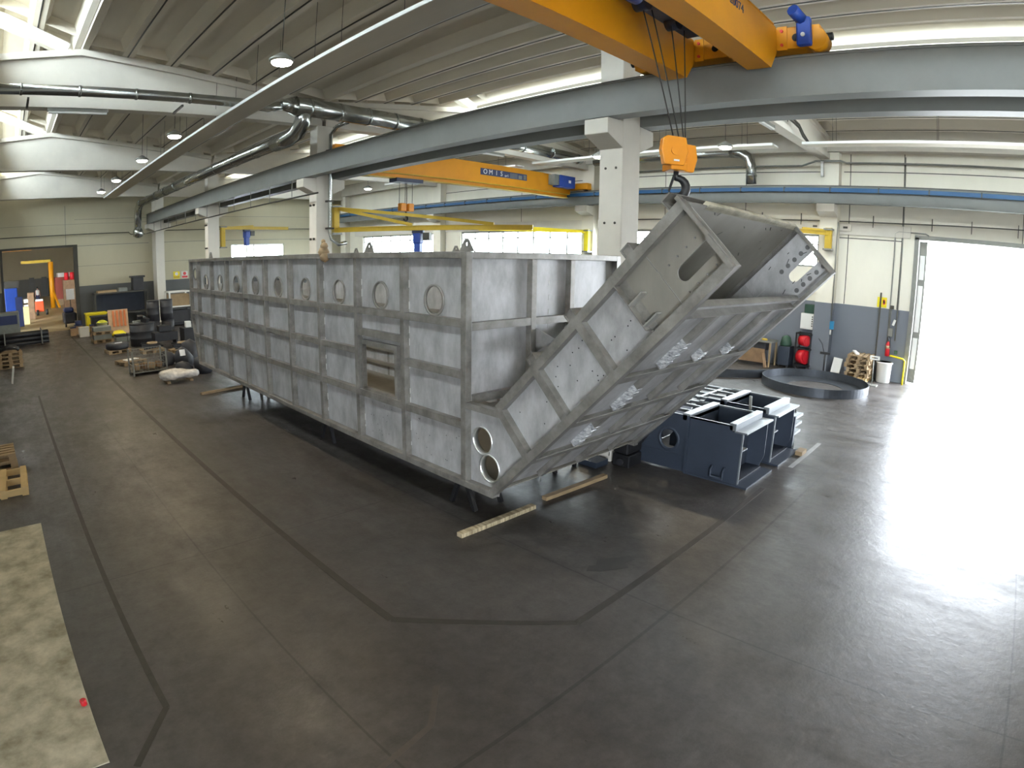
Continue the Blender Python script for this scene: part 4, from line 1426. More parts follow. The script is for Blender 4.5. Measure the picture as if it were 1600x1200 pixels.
# ================================================================== blue-grey machine bodies on the floor
def machine(x0, label, group):
    t = thing('process_machine', label, 'machine', (x0 + 0.65, 4.3, 0), group)
    W = 1.17
    x1 = x0 + W
    b = MB()
    b.plate([(3.42, 0.02), (4.40, 0.02), (4.40, 1.0), (3.60, 0.99), (3.60, 0.90), (3.42, 0.90)], [], lambda a, c, tt: (tt, a, c), x0, x0 + 0.02)
    b.plate([(3.42, 0.25), (3.50, 0.02), (4.40, 0.02), (4.40, 1.0), (3.60, 0.99), (3.60, 0.90), (3.42, 0.90)], [], lambda a, c, tt: (tt, a, c), x1 - 0.02, x1)
    b.box(x0 + 0.02, x1 - 0.02, 4.38, 4.40, 0.02, 0.98)
    b.box(x0 + 0.02, x1 - 0.02, 3.75, 3.77, 0.05, 0.75)
    b.build('body', MT['machine'], t)
    MB().box(x0 - 0.02, x1, 3.24, 4.4, 0.0, 0.03).build('base_plate', MT['machine'], t)
    MB().box(x0 + 0.02, x1 - 0.02, 3.46, 4.36, 0.03, 0.05).build('inner_floor', MT['darkin'], t)
    for (y0, y1, nm) in ((3.54, 3.66, 'top_beam'), (4.38, 4.52, 'top_beam')):
        MB().box(x0, x1, y0, y1, 0.91, 1.03).build(nm, MT['machtop'], t, bevel=0.008)
    for xx in (x0, x1 - 0.03):
        MB().box(xx, xx + 0.03, 3.66, 4.38, 0.97, 1.0).build('top_edge', MT['machtop'], t)
    MB().box(x0 - 0.005, x1 + 0.03, 3.34, 3.56, 0.89, 0.915).build('front_deck', MT['machtop'], t)
    MB().box(x0 + 0.02, x0 + 0.40, 3.46, 3.74, 0.54, 0.56).build('shelf', MT['machtop'], t)
    MB().box(x0 - 0.002, x0 + 0.022, 3.40, 3.425, 0.05, 0.90).build('front_edge', MT['machtop'], t)
    # rear frame with a round flanged opening
    b = MB()
    for xx in (x0, x1 - 0.02):
        b.plate([(4.40, 0.02), (5.35, 0.02), (5.35, 0.22), (4.80, 1.0), (4.40, 1.0)], [circle(4.74, 0.54, 0.17, 24)], lambda a, c, tt: (tt, a, c), xx, xx + 0.02)
    b.split('rear_frame', MT['machine'], t)
    rf = [c for c in t.children if c.name.startswith('rear_frame')][0]
    b = MB()
    n = 24
    vs = []
    for x, rr in ((x0 - 0.02, 0.165), (x0 - 0.02, 0.21), (x0 + 0.03, 0.21), (x0 + 0.03, 0.165)):
        for k in range(n):
            a = 2 * pi * k / n
            vs.append((x, 4.74 + rr * cos(a), 0.54 + rr * sin(a)))
    b.add(vs, [(j * n + k, j * n + (k + 1) % n, ((j + 1) % 4) * n + (k + 1) % n, ((j + 1) % 4) * n + k) for j in range(4) for k in range(n)], True)
    b.build('flange', MT['machine'], rf)
    MB().box(x0 - 0.03, x0, 4.37, 4.42, 0.02, 1.0).build('stiffener', MT['machine'], rf)
    MB().box(x0 - 0.012, x0, 4.42, 5.3, 0.27, 0.30).build('stiffener', MT['machine'], rf)
    # ladder-like top frame at the rear
    b = MB()
    for xx in (x0 + 0.03, x0 + 0.40, x0 + 0.8, x1 - 0.06):
        b.box(xx, xx + 0.05, 4.5, 5.8, 0.94, 0.99)
    for yy in (4.95, 5.4):
        b.box(x0, x1, yy, yy + 0.07, 0.93, 0.985)
    b.build('rear_grid', MT['machtop'], t)
    MB().box(x0, x1, 5.72, 5.86, 0.90, 1.03).build('top_beam', MT['machtop'], t, bevel=0.008)
    MB().box(x0 + 0.01, x1 - 0.01, 5.7, 5.74, 0.02, 0.92).build('back_panel', MT['darkin'], t)
    # U-shaped handle on the near side
    MB().tube([(x0 - 0.005, 3.88, 0.27), (x0 - 0.07, 3.88, 0.2), (x0 - 0.07, 3.88, 0.1), (x0 - 0.07, 3.66, 0.1), (x0 - 0.07, 3.66, 0.2), (x0 - 0.005, 3.66, 0.27)], 0.022, 8).build('handle', MT['machine'], t)
    return t


machine(8.75, 'blue-grey machine body with open top, nearer of the pair under the chute', 'pair of machine bodies')
machine(10.24, 'blue-grey machine body with brighter top edges, farther of the pair', 'pair of machine bodies')
b = MB().bar((10.06, 3.78, 0.0), (10.07, 3.86, 1.22), 0.05, 0.02)
single(b, 'steel_flat', MT['pipe'], 'short grey flat bar standing between the two machine bodies', 'bar')
t = thing('steel_section', 'grey steel channels standing beside the farther machine body', 'steel', (11.8, 3.5, 0))
for k, zz in enumerate((0.25, 0.42, 0.58)):
    MB().box(11.5, 12.0 + 0.03 * k, 3.42, 3.75, zz, zz + 0.05).build('channel', MT['machtop'], t)
MB().bar((11.5, 3.4, 0.0), (12.05, 3.6, 0.66), 0.05, 0.05).build('brace', MT['machtop'], t)
MB().box(11.47, 11.53, 3.4, 3.8, 0, 0.66).build('post', MT['machine'], t)
single(MB().box(11.15, 11.45, 3.08, 3.22, 0, 0.08), 'wood_block', MT['owood'], 'small wooden block under the farther machine body corner', 'block')
# hydraulic unit under the chute and small blue base
t = thing('pump_unit', 'small dark pump unit on the floor beside the nearer machine body', 'pump', (8.45, 5.35, 0))
MB().box(8.25, 8.65, 5.2, 5.55, 0.0, 0.22).build('base', MT['black'], t, bevel=0.02)
MB().box(8.22, 8.68, 5.22, 5.52, 0.24, 0.44).build('tank', MT['black'], t, bevel=0.03)
MB().cyl((8.24, 5.36, 0.1), (8.19, 5.36, 0.1), 0.06, 14).build('socket', MT['blackp'], t)
MB().cyl((8.35, 5.3, 0.44), (8.35, 5.3, 0.58), 0.012, 6).build('lever', MT['weld'], t)
single(MB().box(7.86, 8.2, 5.6, 6.0, 0, 0.1), 'steel_block', MT['machine'], 'low blue-grey steel block on the floor under the chute', 'base')

# rolled rings lying on the floor
def ring(cx, cy, r, z0, h, a0, a1, label, n=72, tilt=0.0):
    b = MB()
    full = abs(a1 - a0) > 2 * pi - 1e-3
    m = n if full else n + 1
    prof = [(r - 0.012, 0), (r, 0), (r, h), (r - 0.03, h), (r - 0.03, h - 0.012), (r - 0.012, h - 0.012), (r - 0.012, 0.012), (r - 0.8, 0.012), (r - 0.8, 0)]
    vs = []
    for i in range(m):
        a = a0 + (a1 - a0) * i / n
        for rr, zz in prof:
            vs.append((cx + rr * cos(a), cy + rr * sin(a), z0 + zz + tilt * (rr * cos(a))))
    k = len(prof)
    fs = []
    for i in range(n):
        i2 = (i + 1) % m
        for j in range(k):
            fs.append((i * k + j, i2 * k + j, i2 * k + (j + 1) % k, i * k + (j + 1) % k))
    if not full:
        fs += [tuple(range(k))[::-1], tuple(m * k - k + j for j in range(k))]
    b.add(vs, fs, False)
    return single(b, 'steel_ring', MT['ring'], label, 'ring', 'rolled steel rings on the floor')


ring(18.35, 4.95, 1.66, 0.0, 0.26, 0, 2 * pi, 'large dark rolled steel ring lying flat before the right wall')
ring(20.1, 9.6, 3.35, 0.0, 0.26, radians(208), radians(244), 'curved piece of rolled steel behind the machine bodies')

# ------------------------------------------------------------------ pieces along the right wall
b_lab = 'grey cabinet'
t = thing('control_cabinet', 'cream control cabinet on the right wall above the red reels', 'cabinet', (21.48, 6.28, 1.42))
MB().box(21.36, 21.595, 6.03, 6.53, 1.42, 1.98).build('body', MT['white'], t, bevel=0.01)
b = MB()
for k in range(5):
    b.cyl((21.36, 6.10, 1.55 + 0.08 * k), (21.345, 6.10, 1.55 + 0.08 * k), 0.022, 10)
b.split('button', MT['black'], t)
t = thing('wall_box', 'green box on the wall above the cream cabinet', 'box', (21.45, 6.2, 1.99))
MB().box(21.38, 21.595, 6.05, 6.42, 1.99, 2.3).build('body', MT['green'], t, bevel=0.01)
# welding set with two red drums
t = thing('wire_drum_rack', 'dark rack holding two red drums under the cream cabinet', 'rack', (21.2, 6.25, 0))
b = MB()
for y in (6.0, 6.55):
    b.box(21.05, 21.1, y - 0.02, y + 0.02, 0.08, 1.3).box(21.5, 21.55, y - 0.02, y + 0.02, 0.08, 1.3)
for z in (0.15, 0.72, 1.25):
    b.box(21.05, 21.55, 5.98, 6.57, z, z + 0.03)
b.build('frame', MT['black'], t)
for z, r in ((1.03, 0.19), (0.46, 0.25)):
    c0, dv = Vector((21.12, 6.25, z)), Vector((0.45, 0.89, 0))
    d = MB().cyl(c0 - dv * 0.14, c0 + dv * 0.14, r, 24).build('drum', MT['red'], t)
    MB().cyl(c0 - dv * 0.165, c0 - dv * 0.14, r * 0.72, 24).build('rim', MT['red'], d)
for y in (6.05, 6.5):
    MB().cyl((21.1, y, 0.06), (21.16, y, 0.06), 0.06, 12).build('wheel', MT['blackp'], t)
t = thing('welding_unit', 'blue-green welding unit standing left of the red drums', 'machine', (21.2, 6.95, 0))
MB().box(20.95, 21.5, 6.72, 7.15, 0.08, 0.75).build('body', MT['machine'], t, bevel=0.02)
MB().lathe((21.2, 6.95, 0.76), [(0.2, 0), (0.22, 0.05), (0.16, 0.3), (0.06, 0.36)], 16).build('coil', MT['green'], t)
for y in (6.78, 7.08):
    MB().cyl((20.98, y, 0.05), (21.04, y, 0.05), 0.05, 10).build('wheel', MT['blackp'], t)
# workbench with clutter
t = thing('workbench', 'cluttered workbench with brown fronts beside the right wall', 'workbench', (20.8, 8.1, 0))
MB().box(20.45, 21.2, 7.25, 8.9, 0.86, 0.92).build('top', MT['pipe'], t)
for x in (20.5, 21.15):
    for y in (7.3, 8.85):
        MB().bar((x, y, 0), (x, y, 0.86), 0.06, 0.06).build('leg', MT['owood'], t)
MB().box(20.5, 20.54, 7.5, 8.7, 0.12, 0.62).build('front_panel', MT['brown'], t)
MB().bar((20.3, 7.35, 0.0), (20.5, 7.55, 0.5), 0.12, 0.03).build('leaning_board', MT['brown'], t)
single(MB().box(20.55, 20.95, 7.5, 7.95, 0.55, 0.85), 'tool_case', MT['blackp'], 'black case tucked under the workbench top', 'case', bevel=0.02)
single(MB().box(20.6, 20.9, 8.2, 8.6, 0.92, 1.16), 'tool_tray', MT['grey'], 'grey tray on the workbench top', 'tray', bevel=0.02)
single(MB().lathe((20.7, 7.6, 0.92), [(0.1, 0), (0.11, 0.03), (0.09, 0.06)], 14), 'tin_lid', MT['jyellow'], 'round yellowish tin on the right end of the workbench', 'tin')
t = thing('vise_stand', 'slim dark stand with a clamp before the wall pilaster', 'stand', (20.35, 5.25, 0))
MB().lathe((20.35, 5.25, 0), [(0.16, 0), (0.16, 0.02), (0.03, 0.05)], 16).build('base', MT['black'], t)
MB().cyl((20.35, 5.25, 0.02), (20.35, 5.25, 0.78), 0.03, 10).build('post', MT['black'], t)
MB().rbox((20.35, 5.25, 0.80), (0.1, 0.34, 0.08)).build('clamp', MT['black'], t, bevel=0.01)
MB().tube([(20.35, 5.3, 0.84), (20.40, 5.4, 1.1), (20.45, 5.55, 1.25)], 0.012, 6).build('hose', MT['black'], t)
b = MB().rbox((21.05, 4.98, 0.30), (0.04, 0.32, 0.62), rx=radians(5), ry=radians(16))
single(b, 'leaning_sheet', MT['white'], 'white panel leaning at the foot of the wall pilaster', 'panel')
t = thing('wall_socket', 'blue power socket box on the wall pilaster', 'socket', (21.15, 5.32, 1.55))
MB().box(21.08, 21.198, 5.24, 5.38, 1.55, 1.83).build('body', MT['teal'], t, bevel=0.01)
MB().cyl((21.13, 5.34, 1.52), (21.13, 5.34, 1.36), 0.03, 10).build('plug', MT['white'], t)


def pallet(x, y, z, rz, label, group, m=None, L=1.2, Wd=0.8, name='pallet'):
    m = m or MT['wood']
    t = thing(name, label, 'pallet', (x, y, z), group, rz)
    for k in range(5):
        yy = -Wd / 2 + 0.05 + k * (Wd - 0.1) / 4
        MB().box(-L / 2, L / 2, yy - 0.05, yy + 0.05, 0.122, 0.144).build('deck_board', m, t, local=True)
    for xx in (-L / 2 + 0.07, 0, L / 2 - 0.07):
        MB().box(xx - 0.07, xx + 0.07, -Wd / 2, Wd / 2, 0.10, 0.122).build('cross_board', m, t, local=True)
        for yy in (-Wd / 2 + 0.05, 0, Wd / 2 - 0.05):
            MB().box(xx - 0.07, xx + 0.07, yy - 0.05, yy + 0.05, 0.022, 0.10).build('block', m, t, local=True)
    for yy in (-Wd / 2 + 0.05, 0, Wd / 2 - 0.05):
        MB().box(-L / 2, L / 2, yy - 0.05, yy + 0.05, 0, 0.022).build('bottom_board', m, t, local=True)
    return t


order = ['bottom', 'second from bottom', 'third from bottom', 'fourth from bottom', 'fifth from bottom', 'topmost']
for k in range(6):
    pallet(21.0 - 0.02 * (k % 2), 4.18 - 0.03 * (k % 3), 0.144 * k, 0.03 * ((k % 3) - 1), 'wooden pallet by the right wall, %s of its stack' % order[k], 'pallet stack by the right wall', MT['owood'] if k else MT['wood'], L=0.95)
single(MB().bar((20.7, 4.2, 0.885), (21.1, 4.42, 0.93), 0.12, 0.05), 'board_offcut', MT['white'], 'pale board end lying on the pallet stack by the right wall', 'board')
t = thing('sign_post', 'thin post with a white framed plate before the pallet stack', 'sign', (20.2, 3.48, 0))
MB().box(20.05, 20.4, 3.35, 3.65, 0, 0.03).build('base', MT['pipe'], t)
MB().cyl((20.2, 3.52, 0.03), (20.2, 3.55, 0.86), 0.012, 8).build('post', MT['pipe'], t)
b = MB()
b.plate(rect(3.36, 3.68, 0.84, 0.97), [rect(3.42, 3.62, 0.885, 0.925)], lambda a, c, tt: (tt, a, c), 20.18, 20.2)
b.build('plate', MT['white'], t)
t = thing('white_drum', 'white plastic drum beside the bright doorway', 'drum', (21.25, 3.35, 0))
MB().lathe((21.25, 3.35, 0), [(0.22, 0), (0.24, 0.02), (0.255, 0.62), (0.27, 0.64), (0.27, 0.68), (0.25, 0.69)], 26).build('body', MT['white'], t)
MB().lathe((21.25, 3.35, 0.64), [(0.26, 0), (0.285, 0.01), (0.285, 0.035), (0.25, 0.05)], 26).build('rim', MT['white'], t)
t = thing('fire_extinguisher', 'red fire extinguisher on the grey wall above the white drum', 'extinguisher', (21.48, 3.34, 0.86))
MB().lathe((21.48, 3.34, 0.86), [(0.06, 0), (0.075, 0.02), (0.075, 0.40), (0.05, 0.46), (0.025, 0.5)], 18).build('cylinder', MT['red'], t)
MB().lathe((21.48, 3.34, 1.12), [(0.077, 0), (0.077, 0.1)], 18).build('label_band', MT['cardboard'], t)
MB().tube([(21.48, 3.34, 1.36), (21.45, 3.38, 1.48), (21.45, 3.34, 1.53), (21.46, 3.28, 1.45), (21.44, 3.27, 1.15)], 0.014, 8).build('hose', MT['black'], t)
t = thing('warning_sign', 'yellow sign on the right wall behind the leaning bar', 'sign', (21.58, 3.71, 2.46))
MB().box(21.575, 21.598, 3.55, 3.88, 2.46, 2.80).build('plate', MT['signy'], t)
MB().box(21.570, 21.576, 3.60, 3.68, 2.56, 2.72).build('pictogram', MT['signr'], t)
MB().box(21.570, 21.576, 3.61, 3.67, 2.60, 2.68).build('pictogram', MT['white'], t)
single(MB().cyl((21.2, 3.68, 0.0), (21.52, 3.76, 2.95), 0.03, 10), 'leaning_bar', MT['dpipe'], 'dark round bar leaning on the wall across the yellow sign', 'bar')
t = thing('switch_box', 'small grey valve and switch box on the wall beside the conduits', 'switch', (21.5, 3.32, 1.5))
MB().box(21.52, 21.598, 3.24, 3.40, 1.52, 1.80).build('body', MT['pipe'], t, bevel=0.01)
MB().rbox((21.52, 3.34, 2.5), (0.1, 0.12, 0.12)).build('valve', MT['dpipe'], t)
MB().cyl((21.53, 3.36, 2.45), (21.53, 3.36, 1.8), 0.014, 6).build('pipe', MT['pipe'], t)
MB().rbox((21.5, 3.22, 2.0), (0.04, 0.08, 0.2), rx=0.3).build('handset', MT['white'], t)
t = thing('guard_rail', 'yellow bent guard rail at the edge of the bright doorway', 'rail', (21.35, 2.72, 0))
MB().tube([(21.45, 3.22, 0.88), (21.4, 3.2, 0.90), (21.3, 2.75, 0.86), (21.3, 2.68, 0.80), (21.3, 2.68, 0.0)], 0.03, 10).build('rail', MT['signy'], t)
MB().rbox((21.5, 3.05, 1.02), (0.1, 0.1, 0.12)).build('knob', MT['green'], t)

# ------------------------------------------------------------------ floor pieces near the tank
def timber(p0, p1, label, m, wd=0.10, ht=0.06):
    p0, p1 = Vector(p0), Vector(p1)
    single(MB().bar(p0 + Vector((0, 0, ht / 2)), p1 + Vector((0, 0, ht / 2)), wd, ht), 'timber_batten', m, label, 'batten', 'battens on the floor by the tank', bevel=0.006)


timber((4.52, 5.27, 0), (5.90, 5.25, 0), 'pale wooden batten on the floor, left of the two by the tank corner', MT['board'])
timber((6.22, 5.33, 0), (7.64, 5.25, 0), 'brownish wooden batten on the floor, right of the two by the tank corner', MT['owood'])
timber((4.5, 15.75, 0), (5.9, 15.96, 0), 'dark batten poking out from under the far part of the tank', MT['owood'])

# floor tape lines
def strip(b, pts, wd, z=0.002):
    for p, q in zip(pts, pts[1:]):
        b.bar((p[0], p[1], z), (q[0], q[1], z), wd, 0.003)
    return b


single(strip(MB(), [(2.82, 34), (2.80, 12), (2.80, 4.33), (4.10, 3.02), (7.0, 3.02), (9.0, 3.05)], 0.085), 'floor_line', MT['tape'], 'long dark tape line turning past the tank corner', 'floor line')
single(strip(MB(), [(0.42, 19), (0.48, 12), (0.50, 4.37), (0.08, 3.83)], 0.06), 'floor_line', MT['tape'], 'dark tape line beside the pale concrete slab and light pallet', 'floor line')
single(strip(MB(), [(10.35, 3.04), (12.3, 3.05)], 0.09), 'floor_line', MT['ptape'], 'short pale tape line on the floor right of the machine bodies', 'floor line')
single(strip(MB(), [(1.42, 2.75), (2.15, 2.9), (2.5, 3.25)], 0.05), 'floor_line', MT['ftape'], 'faint short brown tape marks between slab and long dark tape line', 'floor line')
b = MB()
ol = [(5.0, 3.60), (5.12, 3.66), (5.18, 3.60), (5.32, 3.68), (5.52, 3.52), (5.66, 3.45), (5.62, 3.34), (5.46, 3.38), (5.40, 3.28), (5.28, 3.36), (5.10, 3.48)]
b.plate([(x, y) for x, y in ol], [], lambda a, c, tt: (a, c, tt), 0.001, 0.003)
single(b, 'oil_stain', MT['stain'], 'dark oil stain on the floor near the tape corner', 'stain')
b = MB().lathe((-0.14, 4.76, 0.012), [(0.026, 0), (0.03, 0.004), (0.03, 0.05), (0.024, 0.055)], 18)
single(b, 'bottle_cap', MT['red'], 'small red plastic cap on the pale concrete slab', 'cap')

# ------------------------------------------------------------------ left foreground pallets
t = thing('pallet', 'light new wooden pallet lying alone near the pale concrete slab', 'pallet', (-0.79, 11.15, 0), None, radians(-1))
for y in (-0.58, 0.0, 0.58):
    MB().box(-0.6, 0.6, y - 0.022, y + 0.022, 0.02, 0.125).build('stringer', MT['wood'], t, local=True)
for k in range(4):
    x = -0.545 + 0.363 * k
    MB().box(x - 0.055, x + 0.055, -0.605, 0.605, 0.125, 0.147).build('deck_board', MT['wood'], t, local=True)
    MB().box(x - 0.055, x + 0.055, -0.605, 0.605, 0.0, 0.02).build('bottom_board', MT['wood'], t, local=True)
pallet(-0.95, 12.55, 0.0, radians(4), 'old pallet behind the light new pallet, lower one', 'old pallets at the left edge', MT['owood'])
pallet(-0.95, 12.55, 0.144, radians(2), 'old pallet behind the light new pallet, upper one', 'old pallets at the left edge', MT['owood'])

# ------------------------------------------------------------------ clutter before the back wall
def drum(x, y, r, h, m, name, label, group=None):
    t = thing(name, label, 'drum', (x, y, 0), group)
    MB().lathe((x, y, 0), [(r, 0), (r, h * 0.32), (r * 1.03, h * 0.34), (r, h * 0.36), (r, h * 0.64), (r * 1.03, h * 0.66), (r, h * 0.68), (r, h), (r * 0.9, h)], 22).build('body', m, t)
    MB().lathe((x, y, h - 0.02), [(r * 0.98, 0), (r * 1.03, 0.0), (r * 1.03, 0.04), (r * 0.95, 0.045)], 22).build('rim', m, t)
    return t


drum(5.35, 27.4, 0.55, 0.95, MT['blackp'], 'round_bin', 'wide black round bin heaped with scrap before the shelf')
for i, (dx, dy, s) in enumerate(((-0.2, 0.1, 0.2), (0.15, -0.1, 0.25), (0.1, 0.2, 0.18), (-0.1, -0.25, 0.15))):
    single(MB().rbox((5.35 + dx, 27.4 + dy, 1.0 + 0.08 * i), (s * 1.6, s, s * 0.7), rz=i, rx=0.3 * i), 'scrap_piece', MT['black'] if i % 2 else MT['grey'],
           ['grey scrap bracket on the left of the round bin heap', 'dark scrap piece at the front of the round bin heap', 'grey scrap bracket at the back of the round bin heap', 'dark scrap piece highest on the round bin heap'][i], 'scrap', 'scrap in the round bin')
for i, (x, y, z, lb) in enumerate(((6.05, 28.2, 0, 'black barrel right of the round bin, lower left of four'), (6.75, 28.3, 0, 'black barrel right of the round bin, lower right of four'),
                                   (6.08, 28.25, 0.92, 'black barrel stacked upper left of four'), (6.72, 28.3, 0.92, 'black barrel stacked upper right of four'))):
    t = drum(x, y, 0.29, 0.9, MT['blackp'], 'oil_barrel', lb, 'stacked black barrels')
    if z:
        t.location.z = z
# shelf rack at the wall
t = thing('shelf_rack', 'long dark shelf rack against the back wall', 'rack', (5.9, 36.9, 0))
for x in (4.55, 7.6):
    for y in (36.6, 37.4):
        MB().box(x - 0.04, x + 0.04, y - 0.04, y + 0.04, 0, 2.0).build('post', MT['dpipe'], t)
for z in (0.75, 1.92):
    MB().box(4.5, 7.65, 36.55, 37.45, z, z + 0.08).build('shelf', MT['dpipe'], t)
MB().box(4.5, 7.65, 37.42, 37.46, 0.8, 1.9).build('back_panel', MT['darkin'], t)
t = thing('black_crate', 'black lidded crate on top of the shelf rack', 'crate', (7.1, 36.9, 2.0))
MB().box(6.78, 7.42, 36.6, 37.25, 2.0, 2.72).build('body', MT['blackp'], t, bevel=0.03)
MB().box(6.70, 7.50, 36.52, 37.33, 2.72, 2.82).build('lid', MT['blackp'], t, bevel=0.02)
single(MB().rbox((5.25, 36.9, 2.06), (1.1, 0.7, 0.12)), 'flat_pallet', MT['owood'], 'thin wooden board pack on the left of the shelf rack', 'board')
single(MB().rbox((6.2, 36.9, 2.1), (0.5, 0.5, 0.2)), 'plastic_tray', MT['grey'], 'grey tray in the middle of the shelf rack top', 'tray')
# bins beside the doorway
t = thing('storage_bin', 'big yellow storage bin beside the back doorway', 'bin', (4.25, 35.9, 0))
MB().box(3.86, 5.0, 35.6, 36.4, 0.0, 0.92).build('body', MT['signy'], t, bevel=0.04)
MB().box(3.82, 5.04, 35.56, 36.44, 0.92, 1.0).build('rim', MT['signy'], t, bevel=0.02)
t = thing('storage_bin', 'big black storage bin in front of the yellow one', 'bin', (4.6, 34.2, 0))
MB().box(3.95, 5.2, 33.8, 34.6, 0.0, 0.86).build('body', MT['blackp'], t, bevel=0.04)
MB().box(3.91, 5.24, 33.76, 34.64, 0.86, 0.94).build('rim', MT['blackp'], t, bevel=0.02)
for i, (x, y, w_, h, m, lb) in enumerate(((3.45, 33.6, 0.52, 0.44, 'white', 'white carton on the floor before the black bin'), (3.35, 35.4, 0.42, 0.42, 'cardboard', 'brown carton behind the white carton'),
                                          (2.98, 34.6, 0.3, 0.4, 'cardboard', 'small brown carton left of the white carton'), (3.85, 33.3, 0.22, 0.55, 'brown', 'narrow dark red carton right of the white carton'))):
    t = thing('carton', lb, 'box', (x, y, 0), 'cartons by the back doorway')
    MB().box(x - w_ / 2, x + w_ / 2, y - w_ / 2, y + w_ / 2, 0, h).build('body', MT[m], t, bevel=0.01)
    MB().box(x - w_ / 2 - 0.01, x + w_ / 2 + 0.01, y - w_ / 2 - 0.01, y + w_ / 2 + 0.01, h, h + 0.05).build('lid', MT['white'] if i == 0 else MT['navy'], t)
single(MB().rbox((3.36, 35.4, 0.585), (0.36, 0.35, 0.23)), 'plastic_tub', MT['navy'], 'dark blue tub on top of the brown carton', 'tub', bevel=0.03)
# orange striped board, yellow sacks
t = thing('printed_board', 'cream board with orange stripes leaning before the shelf rack', 'board', (5.15, 33.0, 0.0))
MB().rbox((5.2, 32.9, 0.63), (1.05, 0.06, 1.25), rx=-0.15).build('board', MT['cardboard'], t)
b = MB()
for k in range(4):
    b.rbox((4.95 + 0.2 * k, 32.862, 0.80), (0.1, 0.06, 0.8), rx=-0.15)
b.split('stripe', mat('stripe_orange', (196, 110, 60), 0.6), t)
single(MB().lathe((5.05, 32.2, 0.0), [(0.001, 0), (0.35, 0.02), (0.4, 0.12), (0.22, 0.25), (0.001, 0.28)], 12), 'yellow_sack', MT['signy'], 'bright yellow sack in front of the orange striped board', 'sack')
single(MB().box(4.02, 4.58, 32.3, 32.9, 0, 0.40), 'plastic_crate', MT['blackp'], 'dark crate under the white basket with green contents', 'crate', bevel=0.02)
t = thing('plastic_basket', 'white basket with green contents left of the striped board', 'basket', (4.3, 32.6, 0.45))
MB().lathe((4.3, 32.6, 0.40), [(0.2, 0), (0.3, 0.3), (0.32, 0.3)], 14).build('basket', MT['white'], t)
MB().lathe((4.3, 32.6, 0.62), [(0.29, 0), (0.27, 0.12), (0.12, 0.2), (0.001, 0.22)], 14).build('contents', mat('lime', (190, 190, 50), 0.7), t)
# pallets with parts
pallet(3.95, 30.3, 0.0, 0.05, 'pallet with metal parts by the aisle, lower one', 'parts pallets by the aisle', MT['owood'], L=0.95)
single(MB().rbox((3.95, 30.3, 0.26), (0.85, 0.7, 0.22)), 'steel_tray', MT['grey'], 'grey steel tray on the parts pallet by the aisle', 'tray')
pallet(3.95, 30.3, 0.38, 0.02, 'pallet with metal parts by the aisle, upper one', 'parts pallets by the aisle', MT['owood'], L=0.95)
single(MB().rbox((3.95, 30.3, 0.62), (0.85, 0.65, 0.2)), 'parts_box', MT['grey'], 'grey box of bright parts on the upper parts pallet', 'box', bevel=0.02)
single(MB().bar((3.75, 30.2, 0.75), (4.35, 30.25, 0.75), 0.04, 0.03), 'bright_bar', MT['weld'], 'bright metal bar on top of the parts box', 'bar')
for x, lb in ((4.72, 'low grey tub by the aisle, left of two'), (5.28, 'low grey tub by the aisle, right of two')):
    t = thing('parts_tub', lb, 'tub', (x, 29.6, 0), 'grey tubs by the aisle')
    MB().box(x - 0.27, x + 0.27, 29.3, 29.9, 0, 0.24).build('body', MT['grey'], t, bevel=0.03)
    MB().box(x - 0.25, x + 0.25, 29.33, 29.87, 0.24, 0.34).build('contents', MT['blackp'], t)
pallet(3.98, 26.0, 0.0, 0.1, 'pallet carrying a black coil by the aisle', None, MT['owood'], L=0.95)
t = thing('hose_coil', 'flat black coil on a pallet by the aisle', 'coil', (3.98, 26.0, 0.144))
MB().lathe((3.98, 26.0, 0.144), [(0.43, 0), (0.48, 0.06), (0.48, 0.2), (0.42, 0.26), (0.15, 0.27), (0.14, 0.05)], 24).build('coil', MT['blackp'], t)
MB().bar((3.85, 25.75, 0.42), (4.15, 25.8, 0.42), 0.05, 0.02).build('label_tag', MT['lettering'], t)
pallet(3.9, 22.6, 0.0, 0.3, 'low pallet with white sheets behind the wire cage', None, MT['owood'], L=0.9)
single(MB().rbox((3.9, 22.6, 0.16), (0.5, 0.3, 0.03), rz=0.3), 'paper_sheet', MT['lettering'], 'white sheet lying on the low pallet behind the wire cage', 'sheet')
# wire cage
t = thing('wire_cage', 'grey wire cage box with rusty parts beside the aisle', 'cage', (4.05, 20.3, 0))
for x in (3.5, 4.6):
    for y in (19.9, 20.7):
        MB().box(x - 0.025, x + 0.025, y - 0.025, y + 0.025, 0, 0.78).build('post', MT['pipe'], t)
b = MB()
for z in (0.1, 0.32, 0.54, 0.76):
    b.box(3.5, 4.6, 19.895, 19.905, z - 0.008, z + 0.008).box(3.5, 4.6, 20.695, 20.705, z - 0.008, z + 0.008)
    b.box(3.495, 3.505, 19.9, 20.7, z - 0.008, z + 0.008).box(4.595, 4.605, 19.9, 20.7, z - 0.008, z + 0.008)
for k in range(1, 11):
    x = 3.5 + k * 0.1
    b.box(x - 0.004, x + 0.004, 19.896, 19.904, 0.1, 0.76).box(x - 0.004, x + 0.004, 20.696, 20.704, 0.1, 0.76)
b.build('mesh_panel', MT['pipe'], t)
MB().box(3.5, 4.6, 19.9, 20.7, 0.08, 0.11).build('floor_panel', MT['dpipe'], t)
rnd = random.Random(11)
for i, lb in enumerate(('rusty block at the left in the wire cage', 'brown flange in the middle of the wire cage', 'rusty casting right of the middle in the wire cage', 'dark casting farthest right in the wire cage')):
    x = 3.68 + 0.25 * i
    single(MB().rbox((x, 20.25 + 0.1 * (i % 2), 0.225), (0.16, 0.22, 0.2), rz=i * 0.7, rx=0.1 * i), 'cast_part', MT['brown'] if i % 2 else MT['owood'], lb, 'part', 'parts in the wire cage', bevel=0.03)
